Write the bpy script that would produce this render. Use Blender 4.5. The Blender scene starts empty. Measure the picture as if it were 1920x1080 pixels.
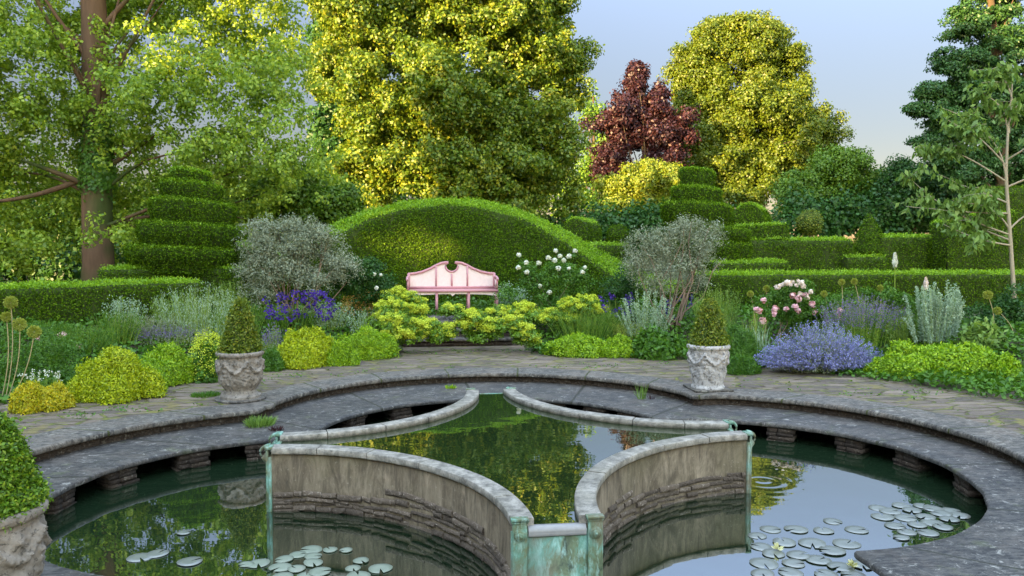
import bpy, bmesh, math
import numpy as np
from mathutils import Vector, Matrix
R = math.radians
PI = math.pi
rng = np.random.default_rng(7)
sc = bpy.context.scene
col = sc.collection

# ------------------------------------------------------------------ camera
F = 1500.0
PITCH = math.atan(81 / F); YAW = R(6.8)
CAM = np.array([-0.887, -7.30, 1.95])
FW = np.array([math.sin(YAW) * math.cos(PITCH), math.cos(YAW) * math.cos(PITCH), -math.sin(PITCH)])
RT = np.array([math.cos(YAW), -math.sin(YAW), 0.0])
UP = np.cross(RT, FW)
cd = bpy.data.cameras.new('camera'); cam = bpy.data.objects.new('camera', cd); col.objects.link(cam)
cd.sensor_width = 36; cd.lens = 36 * F / 1920; cd.clip_end = 3000; cd.clip_start = 0.05
cam.matrix_world = Matrix(((RT[0], UP[0], -FW[0], CAM[0]), (RT[1], UP[1], -FW[1], CAM[1]), (RT[2], UP[2], -FW[2], CAM[2]), (0, 0, 0, 1)))
sc.camera = cam

def ray(px, py): return FW * F + RT * (px - 960) + UP * (540 - py)
def on_z(px, py, z):
    d = ray(px, py); return CAM + d * ((z - CAM[2]) / d[2])
def on_y(px, py, y):
    d = ray(px, py); return CAM + d * ((y - CAM[1]) / d[1])
def px_size(y): return (y - CAM[1]) / F          # metres per photo pixel at that distance

# ------------------------------------------------------------------ tagging
def tag(o, label=None, cat=None, group=None, kind=None):
    if label: o['label'] = label
    if cat: o['category'] = cat
    if group: o['group'] = group
    if kind: o['kind'] = kind
    return o
def empty(name, loc, label, cat, group=None, rz=0):
    o = bpy.data.objects.new(name, None); col.objects.link(o)
    o.location = Vector(loc); o.rotation_euler = (0, 0, rz); o.empty_display_size = .1
    return tag(o, label, cat, group)

# ------------------------------------------------------------------ mesh buffers
class MB:
    """collects vertices and faces (quads / polys) and links them as one object"""
    def __init__(s): s.v = []; s.q = []; s.f = []; s.n = 0; s.smooth = False
    def quads(s, V, Q):
        V = np.asarray(V, float).reshape(-1, 3); Q = np.asarray(Q, np.int64).reshape(-1, 4)
        s.v.append(V); s.q.append(Q + s.n); s.n += len(V); return s
    def grid(s, P, closeu=False, closev=False):
        P = np.asarray(P, float); a, b = P.shape[:2]
        I = np.arange(a * b).reshape(a, b)
        if closeu: I = np.vstack([I, I[:1]])
        if closev: I = np.hstack([I, I[:, :1]])
        Q = np.stack([I[:-1, :-1], I[1:, :-1], I[1:, 1:], I[:-1, 1:]], -1).reshape(-1, 4)
        return s.quads(P.reshape(-1, 3), Q)
    def poly(s, pts):
        V = np.asarray(pts, float).reshape(-1, 3); s.v.append(V); s.f.append(list(range(s.n, s.n + len(V)))); s.n += len(V); return s
    def box(s, c, d, rz=0, jitter=0):
        x, y, z = [k / 2 for k in d]
        V = np.array([[-x,-y,-z],[x,-y,-z],[x,y,-z],[-x,y,-z],[-x,-y,z],[x,-y,z],[x,y,z],[-x,y,z]])
        if jitter: V = V + rng.uniform(-jitter, jitter, V.shape)
        ca, sa = math.cos(rz), math.sin(rz)
        V = np.stack([V[:,0]*ca - V[:,1]*sa, V[:,0]*sa + V[:,1]*ca, V[:,2]], 1) + np.array(c)
        return s.quads(V, [[0,3,2,1],[4,5,6,7],[0,1,5,4],[1,2,6,5],[2,3,7,6],[3,0,4,7]])
    def tube(s, pts, rad, seg=8, cap=True):
        pts = np.asarray(pts, float); rad = np.broadcast_to(np.asarray(rad, float), (len(pts),))
        T = np.gradient(pts, axis=0); T /= np.linalg.norm(T, axis=1)[:, None] + 1e-9
        ref = np.array([0, 0, 1.]) if abs(T[:, 2]).mean() < .8 else np.array([1., 0, 0])
        A = np.cross(T, ref); A /= np.linalg.norm(A, axis=1)[:, None] + 1e-9; B = np.cross(T, A)
        th = np.linspace(0, 2*PI, seg, endpoint=False)
        G = pts[:, None] + (A[:, None]*np.cos(th)[None, :, None] + B[:, None]*np.sin(th)[None, :, None]) * rad[:, None, None]
        s.grid(G, closev=True)
        if cap: s.poly(G[0][::-1]); s.poly(G[-1])
        return s
    def lathe(s, prof, c=(0,0,0), seg=32):
        prof = np.asarray(prof, float); th = np.linspace(0, 2*PI, seg, endpoint=False)
        G = np.stack([prof[:,0][:,None]*np.cos(th), prof[:,0][:,None]*np.sin(th), np.repeat(prof[:,1][:,None], seg, 1)], -1) + np.array(c)
        return s.grid(G, closev=True)
    def prism(s, poly, off):
        P = np.asarray(poly, float); off = np.asarray(off, float); n = len(P)
        s.poly(P); s.poly((P + off)[::-1])
        V = np.vstack([P, P + off]); i = np.arange(n); j = (i + 1) % n
        return s.quads(V, np.stack([i, i + n, j + n, j], 1))
    def build(s, name, mat, parent=None, smooth=False, attrs=None, bevel=0):
        me = bpy.data.meshes.new(name)
        V = np.vstack(s.v) if s.v else np.zeros((0, 3))
        Q = np.vstack(s.q) if s.q else np.zeros((0, 4), np.int64)
        nq = len(Q); lens = [len(f) for f in s.f]
        me.vertices.add(len(V)); me.vertices.foreach_set('co', V.astype(np.float32).ravel())
        loops = np.concatenate([Q.ravel(), np.array([i for f in s.f for i in f], np.int64)])
        tot = np.concatenate([np.full(nq, 4, np.int64), np.array(lens, np.int64)])
        st = np.concatenate([[0], np.cumsum(tot)[:-1]]) if len(tot) else tot
        me.loops.add(len(loops)); me.loops.foreach_set('vertex_index', loops.astype(np.int32))
        me.polygons.add(len(tot)); me.polygons.foreach_set('loop_start', st.astype(np.int32)); me.polygons.foreach_set('loop_total', tot.astype(np.int32))
        me.update(calc_edges=True)
        if smooth: me.polygons.foreach_set('use_smooth', np.ones(len(tot), bool))
        if attrs:
            for k, a in attrs.items(): me.attributes.new(k, 'FLOAT', 'POINT').data.foreach_set('value', np.asarray(a, np.float32))
        me.validate()
        me.materials.append(mat)
        o = bpy.data.objects.new(name, me); col.objects.link(o)
        if parent is not None:
            o.parent = parent
            o.matrix_parent_inverse = Matrix.Translation(-parent.location) if s_world else Matrix()
        if bevel:
            m = o.modifiers.new('edge', 'BEVEL'); m.width = bevel; m.segments = 2; m.limit_method = 'ANGLE'
        return o
s_world = True      # part meshes are written in world coordinates under unrotated parents

def unit(A): return A / (np.linalg.norm(A, axis=-1, keepdims=True) + 1e-9)
def sn(P, s=1.0, seed=0):
    """cheap smooth noise, about -1..1"""
    P = np.asarray(P) * s; r = np.random.default_rng(seed); o = 0
    for k in range(5):
        d = r.normal(size=3) * (0.8 + .55 * k); o = o + np.sin(P @ d + r.uniform(0, 6.28)) / (1 + .35 * k)
    return o / 2.4

def leafset(P, Nn, L, W, k=1.0, up=0.0, droop=0.0, r=None):
    """rhombic leaves at P whose faces look along Nn (mixed with k of random)"""
    r = r or rng; n = len(P)
    L = L * r.uniform(.65, 1.25, (n, 1)); W = W * r.uniform(.7, 1.2, (n, 1))
    N = unit(Nn + k * unit(r.normal(size=(n, 3))) + np.array([0, 0, up]))
    a = r.normal(size=(n, 3)) - np.array([0, 0, droop]); a = unit(a - N * (a * N).sum(1, keepdims=True))
    b = np.cross(N, a)
    V = np.stack([P, P + a*L*.5 + b*W*.5 + N*W*.12, P + a*L, P + a*L*.5 - b*W*.5 + N*W*.12], 1).reshape(-1, 3)
    return V, np.arange(n * 4).reshape(-1, 4)

def tri_sample(V, Q, dens, r=None):
    r = r or rng
    T = np.vstack([Q[:, [0, 1, 2]], Q[:, [0, 2, 3]]])
    A, B, C = V[T[:, 0]], V[T[:, 1]], V[T[:, 2]]
    cr = np.cross(B - A, C - A); ar = np.linalg.norm(cr, axis=1) / 2
    n = int(ar.sum() * dens); i = r.choice(len(T), n, p=ar / ar.sum())
    u, v = r.random((2, n)); m = u + v > 1; u[m], v[m] = 1 - u[m], 1 - v[m]
    P = A[i] + (B[i] - A[i]) * u[:, None] + (C[i] - A[i]) * v[:, None]
    return P, unit(cr[i])

def flip_out(P, N, c):
    s = np.sign(((P - c) * N).sum(1, keepdims=True)); s[s == 0] = 1; return N * s

def clipped(name, mat, core, dens, L, W, parent=None, fuzz=.02, center=None, k=.8, lump=.02, up=.15, inset=1.0, tips=False):
    """a clipped shrub: closed core mesh (MB of quads only) clad in small leaves"""
    V = np.vstack(core.v); Q = np.vstack(core.q)
    P, N = tri_sample(V, Q, dens)
    if center is not None: N = flip_out(P, N, np.asarray(center))
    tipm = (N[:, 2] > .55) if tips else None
    P = P + N * (sn(P, 3.0, 5)[:, None] * lump + sn(P, 17.0, 15)[:, None] * .35*L + rng.uniform(-fuzz*1.5, fuzz, (len(P), 1)) + rng.random((len(P), 1)) ** 6 * L * 1.4)
    if inset < 1: V = np.asarray(center) + (V - np.asarray(center))*inset
    if tips:
        a, b_ = leafset(P[tipm], N[tipm]*.3, L*1.1, W, k=1., droop=-.9); mt = MB(); mt.quads(a, b_); mt.build('lit_new_growth', M['yew_lit_tip'], parent); P, N = P[~tipm], N[~tipm]  # up-facing leaves get the brighter material, a painted lit top
    hole = sn(P, 9., 33) + .6*sn(P, 23., 34) > 1.15; P, N = P[~hole] + N[~hole]*(.018 if inset == 1 else 0), N[~hole]; ctr_ = np.asarray(center) if center is not None else V.mean(0)
    mc = MB(); mc.quads(ctr_ + (V - ctr_)*(.955 if inset == 1 else 1), Q)  # core seen through the leaf holes, its dark colour painting their shade
    m = MB(); LV, LQ = leafset(P, N, L, W, k=k, up=up); m.quads(LV, LQ); o_ = m.build(name, mat, parent); mc.build('shaded_core', M['core_shade'], o_ if parent is not None and parent.parent is None else o_)
    return o_

# ------------------------------------------------------------------ materials
class NT:
    def __init__(s, name):
        s.m = bpy.data.materials.new(name); s.m.use_nodes = True; s.t = s.m.node_tree; s.t.nodes.clear()
        s.out = s.n('ShaderNodeOutputMaterial')
    def n(s, typ, **kw):
        nd = s.t.nodes.new(typ)
        for k, v in kw.items():
            if k in nd.inputs:
                s.set(nd.inputs[k], v)
            else: setattr(nd, k, v)
        return nd
    def set(s, inp, v):
        if isinstance(v, bpy.types.NodeSocket): s.t.links.new(v, inp)
        elif isinstance(v, bpy.types.Node): s.t.links.new(v.outputs[0], inp)
        else:
            if isinstance(v, (tuple, list)) and len(v) == 3 and inp.type == 'RGBA': v = (*v, 1)
            inp.default_value = v
    def math(s, op, a, b=0.0, c=None):
        nd = s.t.nodes.new('ShaderNodeMath'); nd.operation = op
        s.set(nd.inputs[0], a); s.set(nd.inputs[1], b)
        if c is not None: s.set(nd.inputs[2], c)
        return nd.outputs[0]
    def mix(s, f, a, b, typ='MIX'):
        nd = s.t.nodes.new('ShaderNodeMix'); nd.data_type = 'RGBA'; nd.blend_type = typ
        s.set(nd.inputs[0], f); s.set(nd.inputs[6], a); s.set(nd.inputs[7], b); return nd.outputs[2]
    def noise(s, scale, vec=None, detail=4, rough=.6, dist=0):
        nd = s.n('ShaderNodeTexNoise'); nd.inputs['Scale'].default_value = scale; nd.inputs['Detail'].default_value = detail
        nd.inputs['Roughness'].default_value = rough; nd.inputs['Distortion'].default_value = dist
        if vec is not None: s.set(nd.inputs['Vector'], vec)
        return nd.outputs[0]
    def pos(s): return s.n('ShaderNodeNewGeometry').outputs['Position']
    def scaled(s, vec, sc_):
        nd = s.n('ShaderNodeVectorMath', operation='MULTIPLY'); s.set(nd.inputs[0], vec); nd.inputs[1].default_value = sc_; return nd.outputs[0]
    def ramp(s, f, stops):
        nd = s.n('ShaderNodeValToRGB'); e = nd.color_ramp.elements
        while len(e) < len(stops): e.new(.5)
        for i, (p, c) in enumerate(stops):
            e[i].position = p; e[i].color = (*c, 1) if isinstance(c, (tuple, list)) else (c, c, c, 1)
        s.set(nd.inputs[0], f); return nd.outputs[0]
    def bump(s, h, strength=.5, dist=.02, normal=None):
        nd = s.n('ShaderNodeBump'); nd.inputs['Strength'].default_value = strength; nd.inputs['Distance'].default_value = dist
        s.set(nd.inputs['Height'], h)
        if normal is not None: s.set(nd.inputs['Normal'], normal)
        return nd.outputs[0]
    def bsdf(s, color, rough=.8, normal=None, spec=.3, **kw):
        b = s.n('ShaderNodeBsdfPrincipled'); s.set(b.inputs['Base Color'], color); s.set(b.inputs['Roughness'], rough)
        b.inputs['Specular IOR Level'].default_value = spec
        if normal is not None: s.set(b.inputs['Normal'], normal)
        for k, v in kw.items(): s.set(b.inputs[k], v)
        s.t.links.new(b.outputs[0], s.out.inputs[0]); return s.m
    def surf(s, sh): s.t.links.new(sh, s.out.inputs[0]); return s.m

def leafmat(name, c1, c2, c3=None, tr=.32, gloss=.025, patch=.8, pscale=1.2):
    if c1[1] > c1[0]*1.02 and c1[1] > c1[2]*1.8:
        c1, c2, c3 = [None if c is None else (c[0]*1.12, c[1]*1.22, c[2]*.5) for c in (c1, c2, c3)]
    t = NT(name); g = t.n('ShaderNodeNewGeometry'); rnd = g.outputs['Random Per Island']
    n = t.noise(pscale, g.outputs['Position'], 3)
    f = t.math('ADD', t.math('MULTIPLY', rnd, 1 - patch * .5), t.math('MULTIPLY', t.math('SUBTRACT', n, .35), patch))
    stops = [(0.0, c1), (1.0, c2)] if c3 is None else [(0.0, c1), (.6, c2), (1.0, c3)]
    c = t.ramp(f, stops)
    d = t.n('ShaderNodeBsdfDiffuse', Color=c); tl = t.n('ShaderNodeBsdfTranslucent', Color=t.mix(1.0, c, (1.0, .95, .45), 'MULTIPLY'))
    gl = t.n('ShaderNodeBsdfGlossy', Color=(1, 1, 1), Roughness=.45 if gloss < .2 else .3)
    m1 = t.n('ShaderNodeMixShader', Fac=tr); t.t.links.new(d.outputs[0], m1.inputs[1]); t.t.links.new(tl.outputs[0], m1.inputs[2])
    m2 = t.n('ShaderNodeMixShader', Fac=gloss); t.t.links.new(m1.outputs[0], m2.inputs[1]); t.t.links.new(gl.outputs[0], m2.inputs[2])
    return t.surf(m2.outputs[0])
def petal(name, c1, c2, tr=.25):
    return leafmat(name, c1, c2, tr=tr, gloss=.02, patch=.1)
def barkmat(name, c1, c2, c3=None):
    t = NT(name); p = t.pos(); n = t.noise(6, t.scaled(p, (1, 1, .25)), 5); n2 = t.noise(.6, p, 2)
    c = t.mix(n, c1, c2)
    if c3: c = t.mix(t.ramp(n2, [(.45, 0.), (.6, 1.)]), c, c3)
    return t.bsdf(c, .9, t.bump(n, .8, .03))

M = {}
M['yew'] = leafmat('yew', (.016, .038, .003), (.070, .130, .009), (.17, .27, .02), pscale=1.6, patch=.35, gloss=.006)
M['yew_lit_tip'] = leafmat('yew_lit_tip', (.09, .18, .012), (.22, .36, .025), (.36, .50, .05), pscale=1.5, patch=.4)  # paler new growth, also carries the painted light of hedge tops
M['box'] = leafmat('box_leaf', (.035, .065, .008), (.15, .20, .03), (.38, .32, .09), pscale=9, patch=.4)
M['box_green'] = leafmat('box_leaf_green', (.03, .075, .01), (.14, .25, .03), (.38, .42, .09), pscale=6, patch=.4)
M['lime'] = leafmat('lime_leaf', (.13, .19, .008), (.42, .46, .018), (.68, .64, .06), pscale=5, patch=.4)
M['lime_green'] = leafmat('lime_green_leaf', (.08, .17, .01), (.28, .42, .025), (.50, .58, .06), pscale=5, patch=.4)
M['gold'] = leafmat('gold_leaf', (.20, .22, .015), (.55, .46, .03), (.75, .46, .05), pscale=5, patch=.4)
M['green'] = leafmat('green_leaf', (.035, .10, .025), (.09, .19, .035), (.16, .27, .05), pscale=3)
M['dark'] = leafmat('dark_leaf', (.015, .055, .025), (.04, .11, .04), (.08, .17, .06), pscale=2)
M['grey'] = leafmat('grey_leaf', (.12, .15, .085), (.31, .35, .23), (.54, .57, .43), pscale=3, tr=.2)
M['silver'] = leafmat('silver_leaf', (.20, .32, .21), (.40, .52, .36), (.62, .70, .55), pscale=4, tr=.2)
M['mantle'] = leafmat('mantle_leaf', (.06, .13, .02), (.16, .27, .04), (.28, .40, .08), pscale=6)
M['froth'] = petal('lime_froth', (.36, .42, .05), (.72, .72, .18))
M['catmint'] = petal('catmint_flower', (.16, .17, .42), (.36, .36, .70))
M['salvia'] = petal('salvia_flower', (.14, .09, .28), (.24, .18, .42))
M['iris'] = petal('iris_petal', (.03, .012, .17), (.10, .04, .36))
M['pink'] = petal('pink_petal', (.80, .38, .45), (.88, .66, .66))
M['blush'] = petal('blush_petal', (.85, .66, .58), (.90, .82, .76))
M['white'] = petal('white_petal', (.78, .80, .68), (.90, .90, .84))
M['allium'] = leafmat('allium_seed', (.20, .24, .08), (.42, .40, .16), tr=.2)
M['stem'] = leafmat('stem_green', (.14, .22, .05), (.28, .34, .10), tr=.1)
M['straw'] = leafmat('stem_straw', (.36, .30, .14), (.52, .42, .22), tr=.1)
M['orange'] = petal('orange_bract', (.60, .38, .06), (.75, .42, .16))
M['plane'] = leafmat('plane_leaf', (.11, .19, .045), (.30, .40, .09), (.54, .58, .16), pscale=.35, tr=.45, patch=.4)
M['maple'] = leafmat('maple_leaf', (.05, .10, .015), (.14, .20, .03), (.37, .33, .05), pscale=.3, tr=.38, patch=.4)
M['oak'] = leafmat('oak_leaf', (.05, .085, .012), (.12, .155, .022), (.28, .25, .035), pscale=.3, tr=.35)
M['copper_leaf'] = leafmat('copper_beech_leaf', (.022, .008, .012), (.06, .020, .024), (.15, .06, .045), pscale=.4, tr=.3)
M['gold_tree'] = leafmat('gold_tree_leaf', (.09, .15, .018), (.20, .22, .03), (.33, .29, .05), pscale=.5, tr=.35)
M['conifer'] = leafmat('blue_green_leaf', (.014, .048, .024), (.045, .11, .055), (.09, .18, .09), pscale=.5, tr=.25)
M['far'] = leafmat('far_leaf', (.05, .11, .02), (.13, .22, .035), (.24, .31, .04), pscale=.3)
M['young'] = leafmat('young_leaf', (.07, .13, .06), (.18, .27, .12), (.32, .40, .20), pscale=2)
M['bark'] = barkmat('bark', (.07, .04, .022), (.22, .13, .075), (.06, .08, .02))
M['bark_dark'] = barkmat('bark_dark', (.05, .035, .02), (.14, .10, .06))
M['bark_pale'] = barkmat('bark_pale', (.30, .25, .17), (.45, .38, .26))
M['core_shade'] = barkmat('core_shade', (.016, .030, .004), (.055, .080, .012))  # dark green hedge interior, shade between the leaves put into its colour
M['bark_brown'] = barkmat('bark_brown', (.18, .12, .08), (.32, .23, .16))

def mat_path(dark=1.0, name='flagstone', ledge=False):
    t = NT(name); p = t.pos()
    ed = t.n('ShaderNodeAttribute', attribute_name='ed').outputs['Fac']; arc = t.n('ShaderNodeAttribute', attribute_name='arc').outputs['Fac']
    n1 = t.noise(1.6, p, 6, .65); n2 = t.noise(14, p, 6, .7); n3 = t.noise(60, p, 3, .7); n4 = t.noise(5, p, 5, .7, .6)
    stone = t.ramp(n2, [(.36, tuple(k*dark for k in (.035, .034, .034))), (.49, tuple(k*dark for k in (.115, .110, .105))), (.64, tuple(k*dark for k in (.34, .32, .295)))])
    stone = t.mix(t.ramp(n1, [(.44, 0.), (.6, .75)]), stone, tuple(k*dark for k in (.23, .19, .16)))
    stone = t.mix(t.ramp(t.noise(2.6, p, 6, .78, .5), [(.47, 0.), (.56, .8)]), stone, tuple(k*dark for k in (.05, .051, .056)))
    gr = t.noise(9, t.scaled(p, (1.0, 3.4, 1)), 7, .8, .4); stone = t.mix(t.ramp(gr, [(.44, .0), (.56, .75)]), t.mix(.5, stone, tuple(k*dark for k in (.045, .044, .045))), t.mix(.45, stone, tuple(k*dark for k in (.42, .41, .39))))
    # joints of the big edge slabs
    fr = t.math('FRACT', t.math('DIVIDE', t.math('ADD', arc, t.math('MULTIPLY', n4, .05)), 1.35 if ledge else 1.05))
    j1 = t.math('LESS_THAN', t.math('ABSOLUTE', t.math('SUBTRACT', fr, .5)), .011)
    lich = t.ramp(t.noise(11, p, 6, .8, .8), [(.57, 0.), (.66, 1.)])
    stone = t.mix(t.math('MULTIPLY', lich, .5), stone, (.50, .50, .47))
    spots = t.ramp(t.noise(7, p, 3, .6, 1.), [(.66, 0.), (.70, 1.)])
    stone = t.mix(t.math('MULTIPLY', spots, .35), stone, (.42, .42, .40))
    if ledge:
        c = t.mix(j1, stone, (.03, .03, .02)); h = t.math('SUBTRACT', t.math('ADD', n2, t.math('MULTIPLY', n3, .4)), t.math('MULTIPLY', j1, 2))
        c = t.mix(t.math('MULTIPLY', t.ramp(t.noise(3, p, 4), [(.6, 0.), (.7, 1.)]), .35), c, (.11, .13, .05))
        c = t.mix(1.0, c, (1.06, 1.0, .92), 'MULTIPLY'); return t.bsdf(c, t.math('ADD', .45, t.math('MULTIPLY', n2, .4)), t.bump(h, .7, .012), spec=.4)
    # inner field of narrow stones laid on edge
    vp = t.n('ShaderNodeVectorMath', operation='ADD'); t.set(vp.inputs[0], p); nz = t.n('ShaderNodeTexNoise'); nz.inputs['Scale'].default_value = 2.5
    sv = t.n('ShaderNodeVectorMath', operation='MULTIPLY'); t.set(sv.inputs[0], nz.outputs['Color']); sv.inputs[1].default_value = (.35, .35, 0); t.set(vp.inputs[1], sv.outputs[0])
    vo = t.n('ShaderNodeTexVoronoi', feature='DISTANCE_TO_EDGE'); t.set(vo.inputs['Vector'], t.scaled(vp.outputs[0], (2.3, 6.0, 1))); vo.inputs['Scale'].default_value = 1.0
    vc = t.n('ShaderNodeTexVoronoi'); t.set(vc.inputs['Vector'], t.scaled(vp.outputs[0], (2.3, 6.0, 1))); vc.inputs['Scale'].default_value = 1.0
    j2 = t.ramp(vo.outputs['Distance'], [(.02, 1.), (.07, 0.)])
    cell = t.mix(t.math('MULTIPLY', vc.outputs['Distance'], .0), t.mix(t.ramp(t.n('ShaderNodeSeparateColor', Color=vc.outputs['Color']).outputs[0], [(0., 0.), (1., 1.)]), (.085, .065, .055), (.26, .205, .165)), stone)
    cell = t.mix(.35, cell, stone)
    moss = t.ramp(n4, [(.42, (.07, .05, .03)), (.52, (.11, .14, .03)), (.68, (.24, .23, .06))])
    field = t.mix(j2, cell, moss)
    mpatch = t.math('MULTIPLY', t.ramp(t.noise(2.2, p, 6, .7, .4), [(.56, 0.), (.64, 1.)]), .75)
    field = t.mix(mpatch, field, t.mix(n2, (.17, .11, .06), (.22, .23, .07)))
    inf = t.ramp(t.math('ADD', ed, t.math('MULTIPLY', n4, .10)), [(.60, 0.), (.64, 1.)])
    c = t.mix(inf, t.mix(j1, stone, (.05, .06, .02)), field)
    h = t.math('SUBTRACT', t.math('ADD', n2, t.math('MULTIPLY', n3, .35)), t.math('MULTIPLY', t.mix(inf, t.math('MULTIPLY', j1, 1.0), j2), 1.6))
    c = t.mix(1.0, c, (1.08, 1.0, .88), 'MULTIPLY'); return t.bsdf(c, .75, t.bump(h, .8, .015), spec=.3)
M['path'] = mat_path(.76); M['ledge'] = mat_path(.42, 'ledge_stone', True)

def mat_masonry(name, c1, c2, c3, sc_=8, bump=.9):
    t = NT(name); p = t.pos(); n = t.noise(sc_, p, 6, .7); n2 = t.noise(sc_ * 4, p, 4, .7); g = t.n('ShaderNodeNewGeometry').outputs['Random Per Island']
    c = t.mix(n, c1, c2); c = t.mix(t.ramp(n2, [(.55, 0.), (.68, .8)]), c, c3); c = t.mix(t.math('MULTIPLY', t.math('POWER', g, 1.5), .8), c, c1)
    return t.bsdf(c, .85, t.bump(t.math('ADD', n, n2), bump, .02))
M['brown_stone'] = mat_masonry('brown_stone', (.030, .021, .015), (.13, .092, .066), (.30, .26, .20))
M['rubble'] = mat_masonry('rubble', (.07, .052, .038), (.28, .215, .155), (.52, .43, .34), 10)
def mat_render():
    t = NT('limewash_render'); p = t.pos()
    n = t.noise(5, t.scaled(p, (1.3, 1.3, .4)), 7, .78, .6); n2 = t.noise(22, t.scaled(p, (1, 1, .15)), 5, .7); n3 = t.noise(30, p, 5, .75); n4 = t.noise(1.4, p, 4)
    c = t.ramp(n, [(.30, (.05, .043, .032)), (.42, (.13, .11, .08)), (.56, (.24, .21, .16)), (.74, (.42, .37, .30))])
    c = t.mix(t.ramp(n2, [(.5, 0.), (.66, .7)]), c, (.09, .078, .06)); c = t.mix(t.ramp(n4, [(.5, 0.), (.68, .5)]), c, (.16, .15, .085))
    c = t.mix(t.ramp(n3, [(.62, 0.), (.7, .6)]), c, (.48, .45, .40))
    c = t.mix(1.0, c, (.80, .71, .59), 'MULTIPLY'); return t.bsdf(c, .8, t.bump(t.math('ADD', n3, n2), .6, .01))
M['render'] = mat_render()
def mat_cope():
    t = NT('coping_stone'); p = t.pos(); n = t.noise(12, p, 6, .7); n2 = t.noise(45, p, 4, .7); n3 = t.noise(2, p, 3)
    c = t.ramp(n, [(.34, (.12, .115, .105)), (.5, (.26, .25, .235)), (.66, (.42, .40, .375))]); c = t.mix(t.ramp(n2, [(.58, 0.), (.68, .7)]), c, (.09, .09, .085))
    c = t.mix(t.ramp(n3, [(.5, 0.), (.7, .4)]), c, (.17, .16, .12))
    c = t.mix(1.0, c, (1.05, .99, .88), 'MULTIPLY'); return t.bsdf(c, .65, t.bump(t.math('ADD', n, n2), .5, .01))
M['cope'] = mat_cope()
def mat_copper():
    t = NT('verdigris'); p = t.pos(); n = t.noise(7, t.scaled(p, (1, 1, .5)), 6, .7, .4); n2 = t.noise(26, t.scaled(p, (1, 1, .35)), 5, .7)
    c = t.ramp(n, [(.32, (.035, .055, .035)), (.45, (.13, .16, .08)), (.55, (.13, .27, .20)), (.72, (.30, .50, .42))])
    c = t.mix(t.ramp(n2, [(.5, 0.), (.7, .8)]), c, (.36, .56, .48)); c = t.mix(t.ramp(t.noise(3, p, 3), [(.5, 0.), (.65, .6)]), c, (.16, .12, .07))
    return t.bsdf(c, .6, t.bump(n2, .3, .01), spec=.4)
M['copper'] = mat_copper()
def mat_lead():
    t = NT('worn_lead'); n = t.noise(20, t.pos(), 5); return t.bsdf(t.mix(n, (.20, .195, .19), (.38, .36, .34)), .4, t.bump(n, .2, .005), spec=.5)
M['lead'] = mat_lead()
def mat_urn(name, a, b, d):
    t = NT(name); p = t.pos(); n = t.noise(9, p, 6, .7); n2 = t.noise(40, p, 5, .75); n3 = t.noise(24, p, 4, .7, .5)
    c = t.mix(t.ramp(n, [(.35, 0.), (.65, 1.)]), a, b); c = t.mix(t.ramp(n3, [(.54, 0.), (.62, .75)]), c, d); c = t.mix(t.ramp(n2, [(.6, 0.), (.68, .5)]), c, (.62, .62, .58))
    return t.bsdf(c, .85, t.bump(t.math('ADD', n2, n3), .6, .008))
M['urn'] = mat_urn('urn_stone', (.17, .145, .115), (.33, .29, .245), (.045, .04, .032))
M['urn_pale'] = mat_urn('urn_stone_pale', (.32, .30, .28), (.52, .49, .46), (.09, .08, .07))
def mat_soil():
    t = NT('soil'); p = t.pos(); n = t.noise(9, p, 6, .7); c = t.mix(n, (.025, .022, .012), (.09, .07, .04)); c = t.mix(t.ramp(t.noise(4, p, 5), [(.45, 0.), (.6, 1.)]), c, (.045, .085, .015))
    return t.bsdf(c, .95, t.bump(n, .8, .05))
M['soil'] = mat_soil()
def mat_lawn():
    t = NT('lawn'); p = t.pos(); n = t.noise(30, p, 5, .7); return t.bsdf(t.mix(n, (.04, .09, .01), (.12, .2, .03)), .9, t.bump(n, .5, .03))
M['lawn'] = mat_lawn()
def mat_water(name, base, ior, rip, scl):
    t = NT(name); p = t.pos(); n = t.noise(scl, p, 2, .5); n2 = t.noise(scl * .25, p, 2, .5)
    # rings spreading from a drop beside the right hand tip
    vd = t.n('ShaderNodeVectorMath', operation='DISTANCE'); t.set(vd.inputs[0], p); vd.inputs[1].default_value = tuple(on_z(1430, 905, -.37))
    dd = vd.outputs['Value']; ring = t.math('MULTIPLY', t.math('SINE', t.math('MULTIPLY', dd, 44.0)), t.math('POWER', 2.718, t.math('MULTIPLY', dd, -6.5)))
    h = t.math('ADD', t.math('ADD', t.math('MULTIPLY', n, .25), n2), t.math('MULTIPLY', ring, .9 if name == 'pool_water' else 0.))
    nm = t.bump(h, rip, .004)
    d = t.n('ShaderNodeBsdfDiffuse', Color=base); g = t.n('ShaderNodeBsdfGlossy', Color=(.98, .99, .99), Roughness=.012, Normal=nm)
    fr = t.n('ShaderNodeFresnel', IOR=ior, Normal=nm)
    m = t.n('ShaderNodeMixShader', Fac=fr.outputs[0]); t.t.links.new(d.outputs[0], m.inputs[1]); t.t.links.new(g.outputs[0], m.inputs[2])
    return t.surf(m.outputs[0])
M['pool_water'] = mat_water('pool_water', (.010, .022, .010), 5.4, .5, 5)
M['pond_water'] = mat_water('pond_water', (.012, .025, .008), 5.0, .7, 5)
def flat(name, c, rough=.6, nz=None, spec=.3):
    t = NT(name); n = t.noise(nz or 15, t.pos(), 5, .7); return t.bsdf(t.mix(n, tuple(k*.75 for k in c), tuple(min(1, k*1.15) for k in c)), rough, t.bump(n, .15, .005), spec=spec)
M['pink_paint'] = flat('dusky_pink_paint', (.56, .27, .29), .5)
M['cream_paint'] = flat('pale_pink_paint', (.84, .68, .62), .5)
M['pad'] = leafmat('lily_pad', (.06, .075, .05), (.13, .14, .10), (.24, .15, .14), tr=.03, gloss=.19, pscale=2.5)
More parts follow.
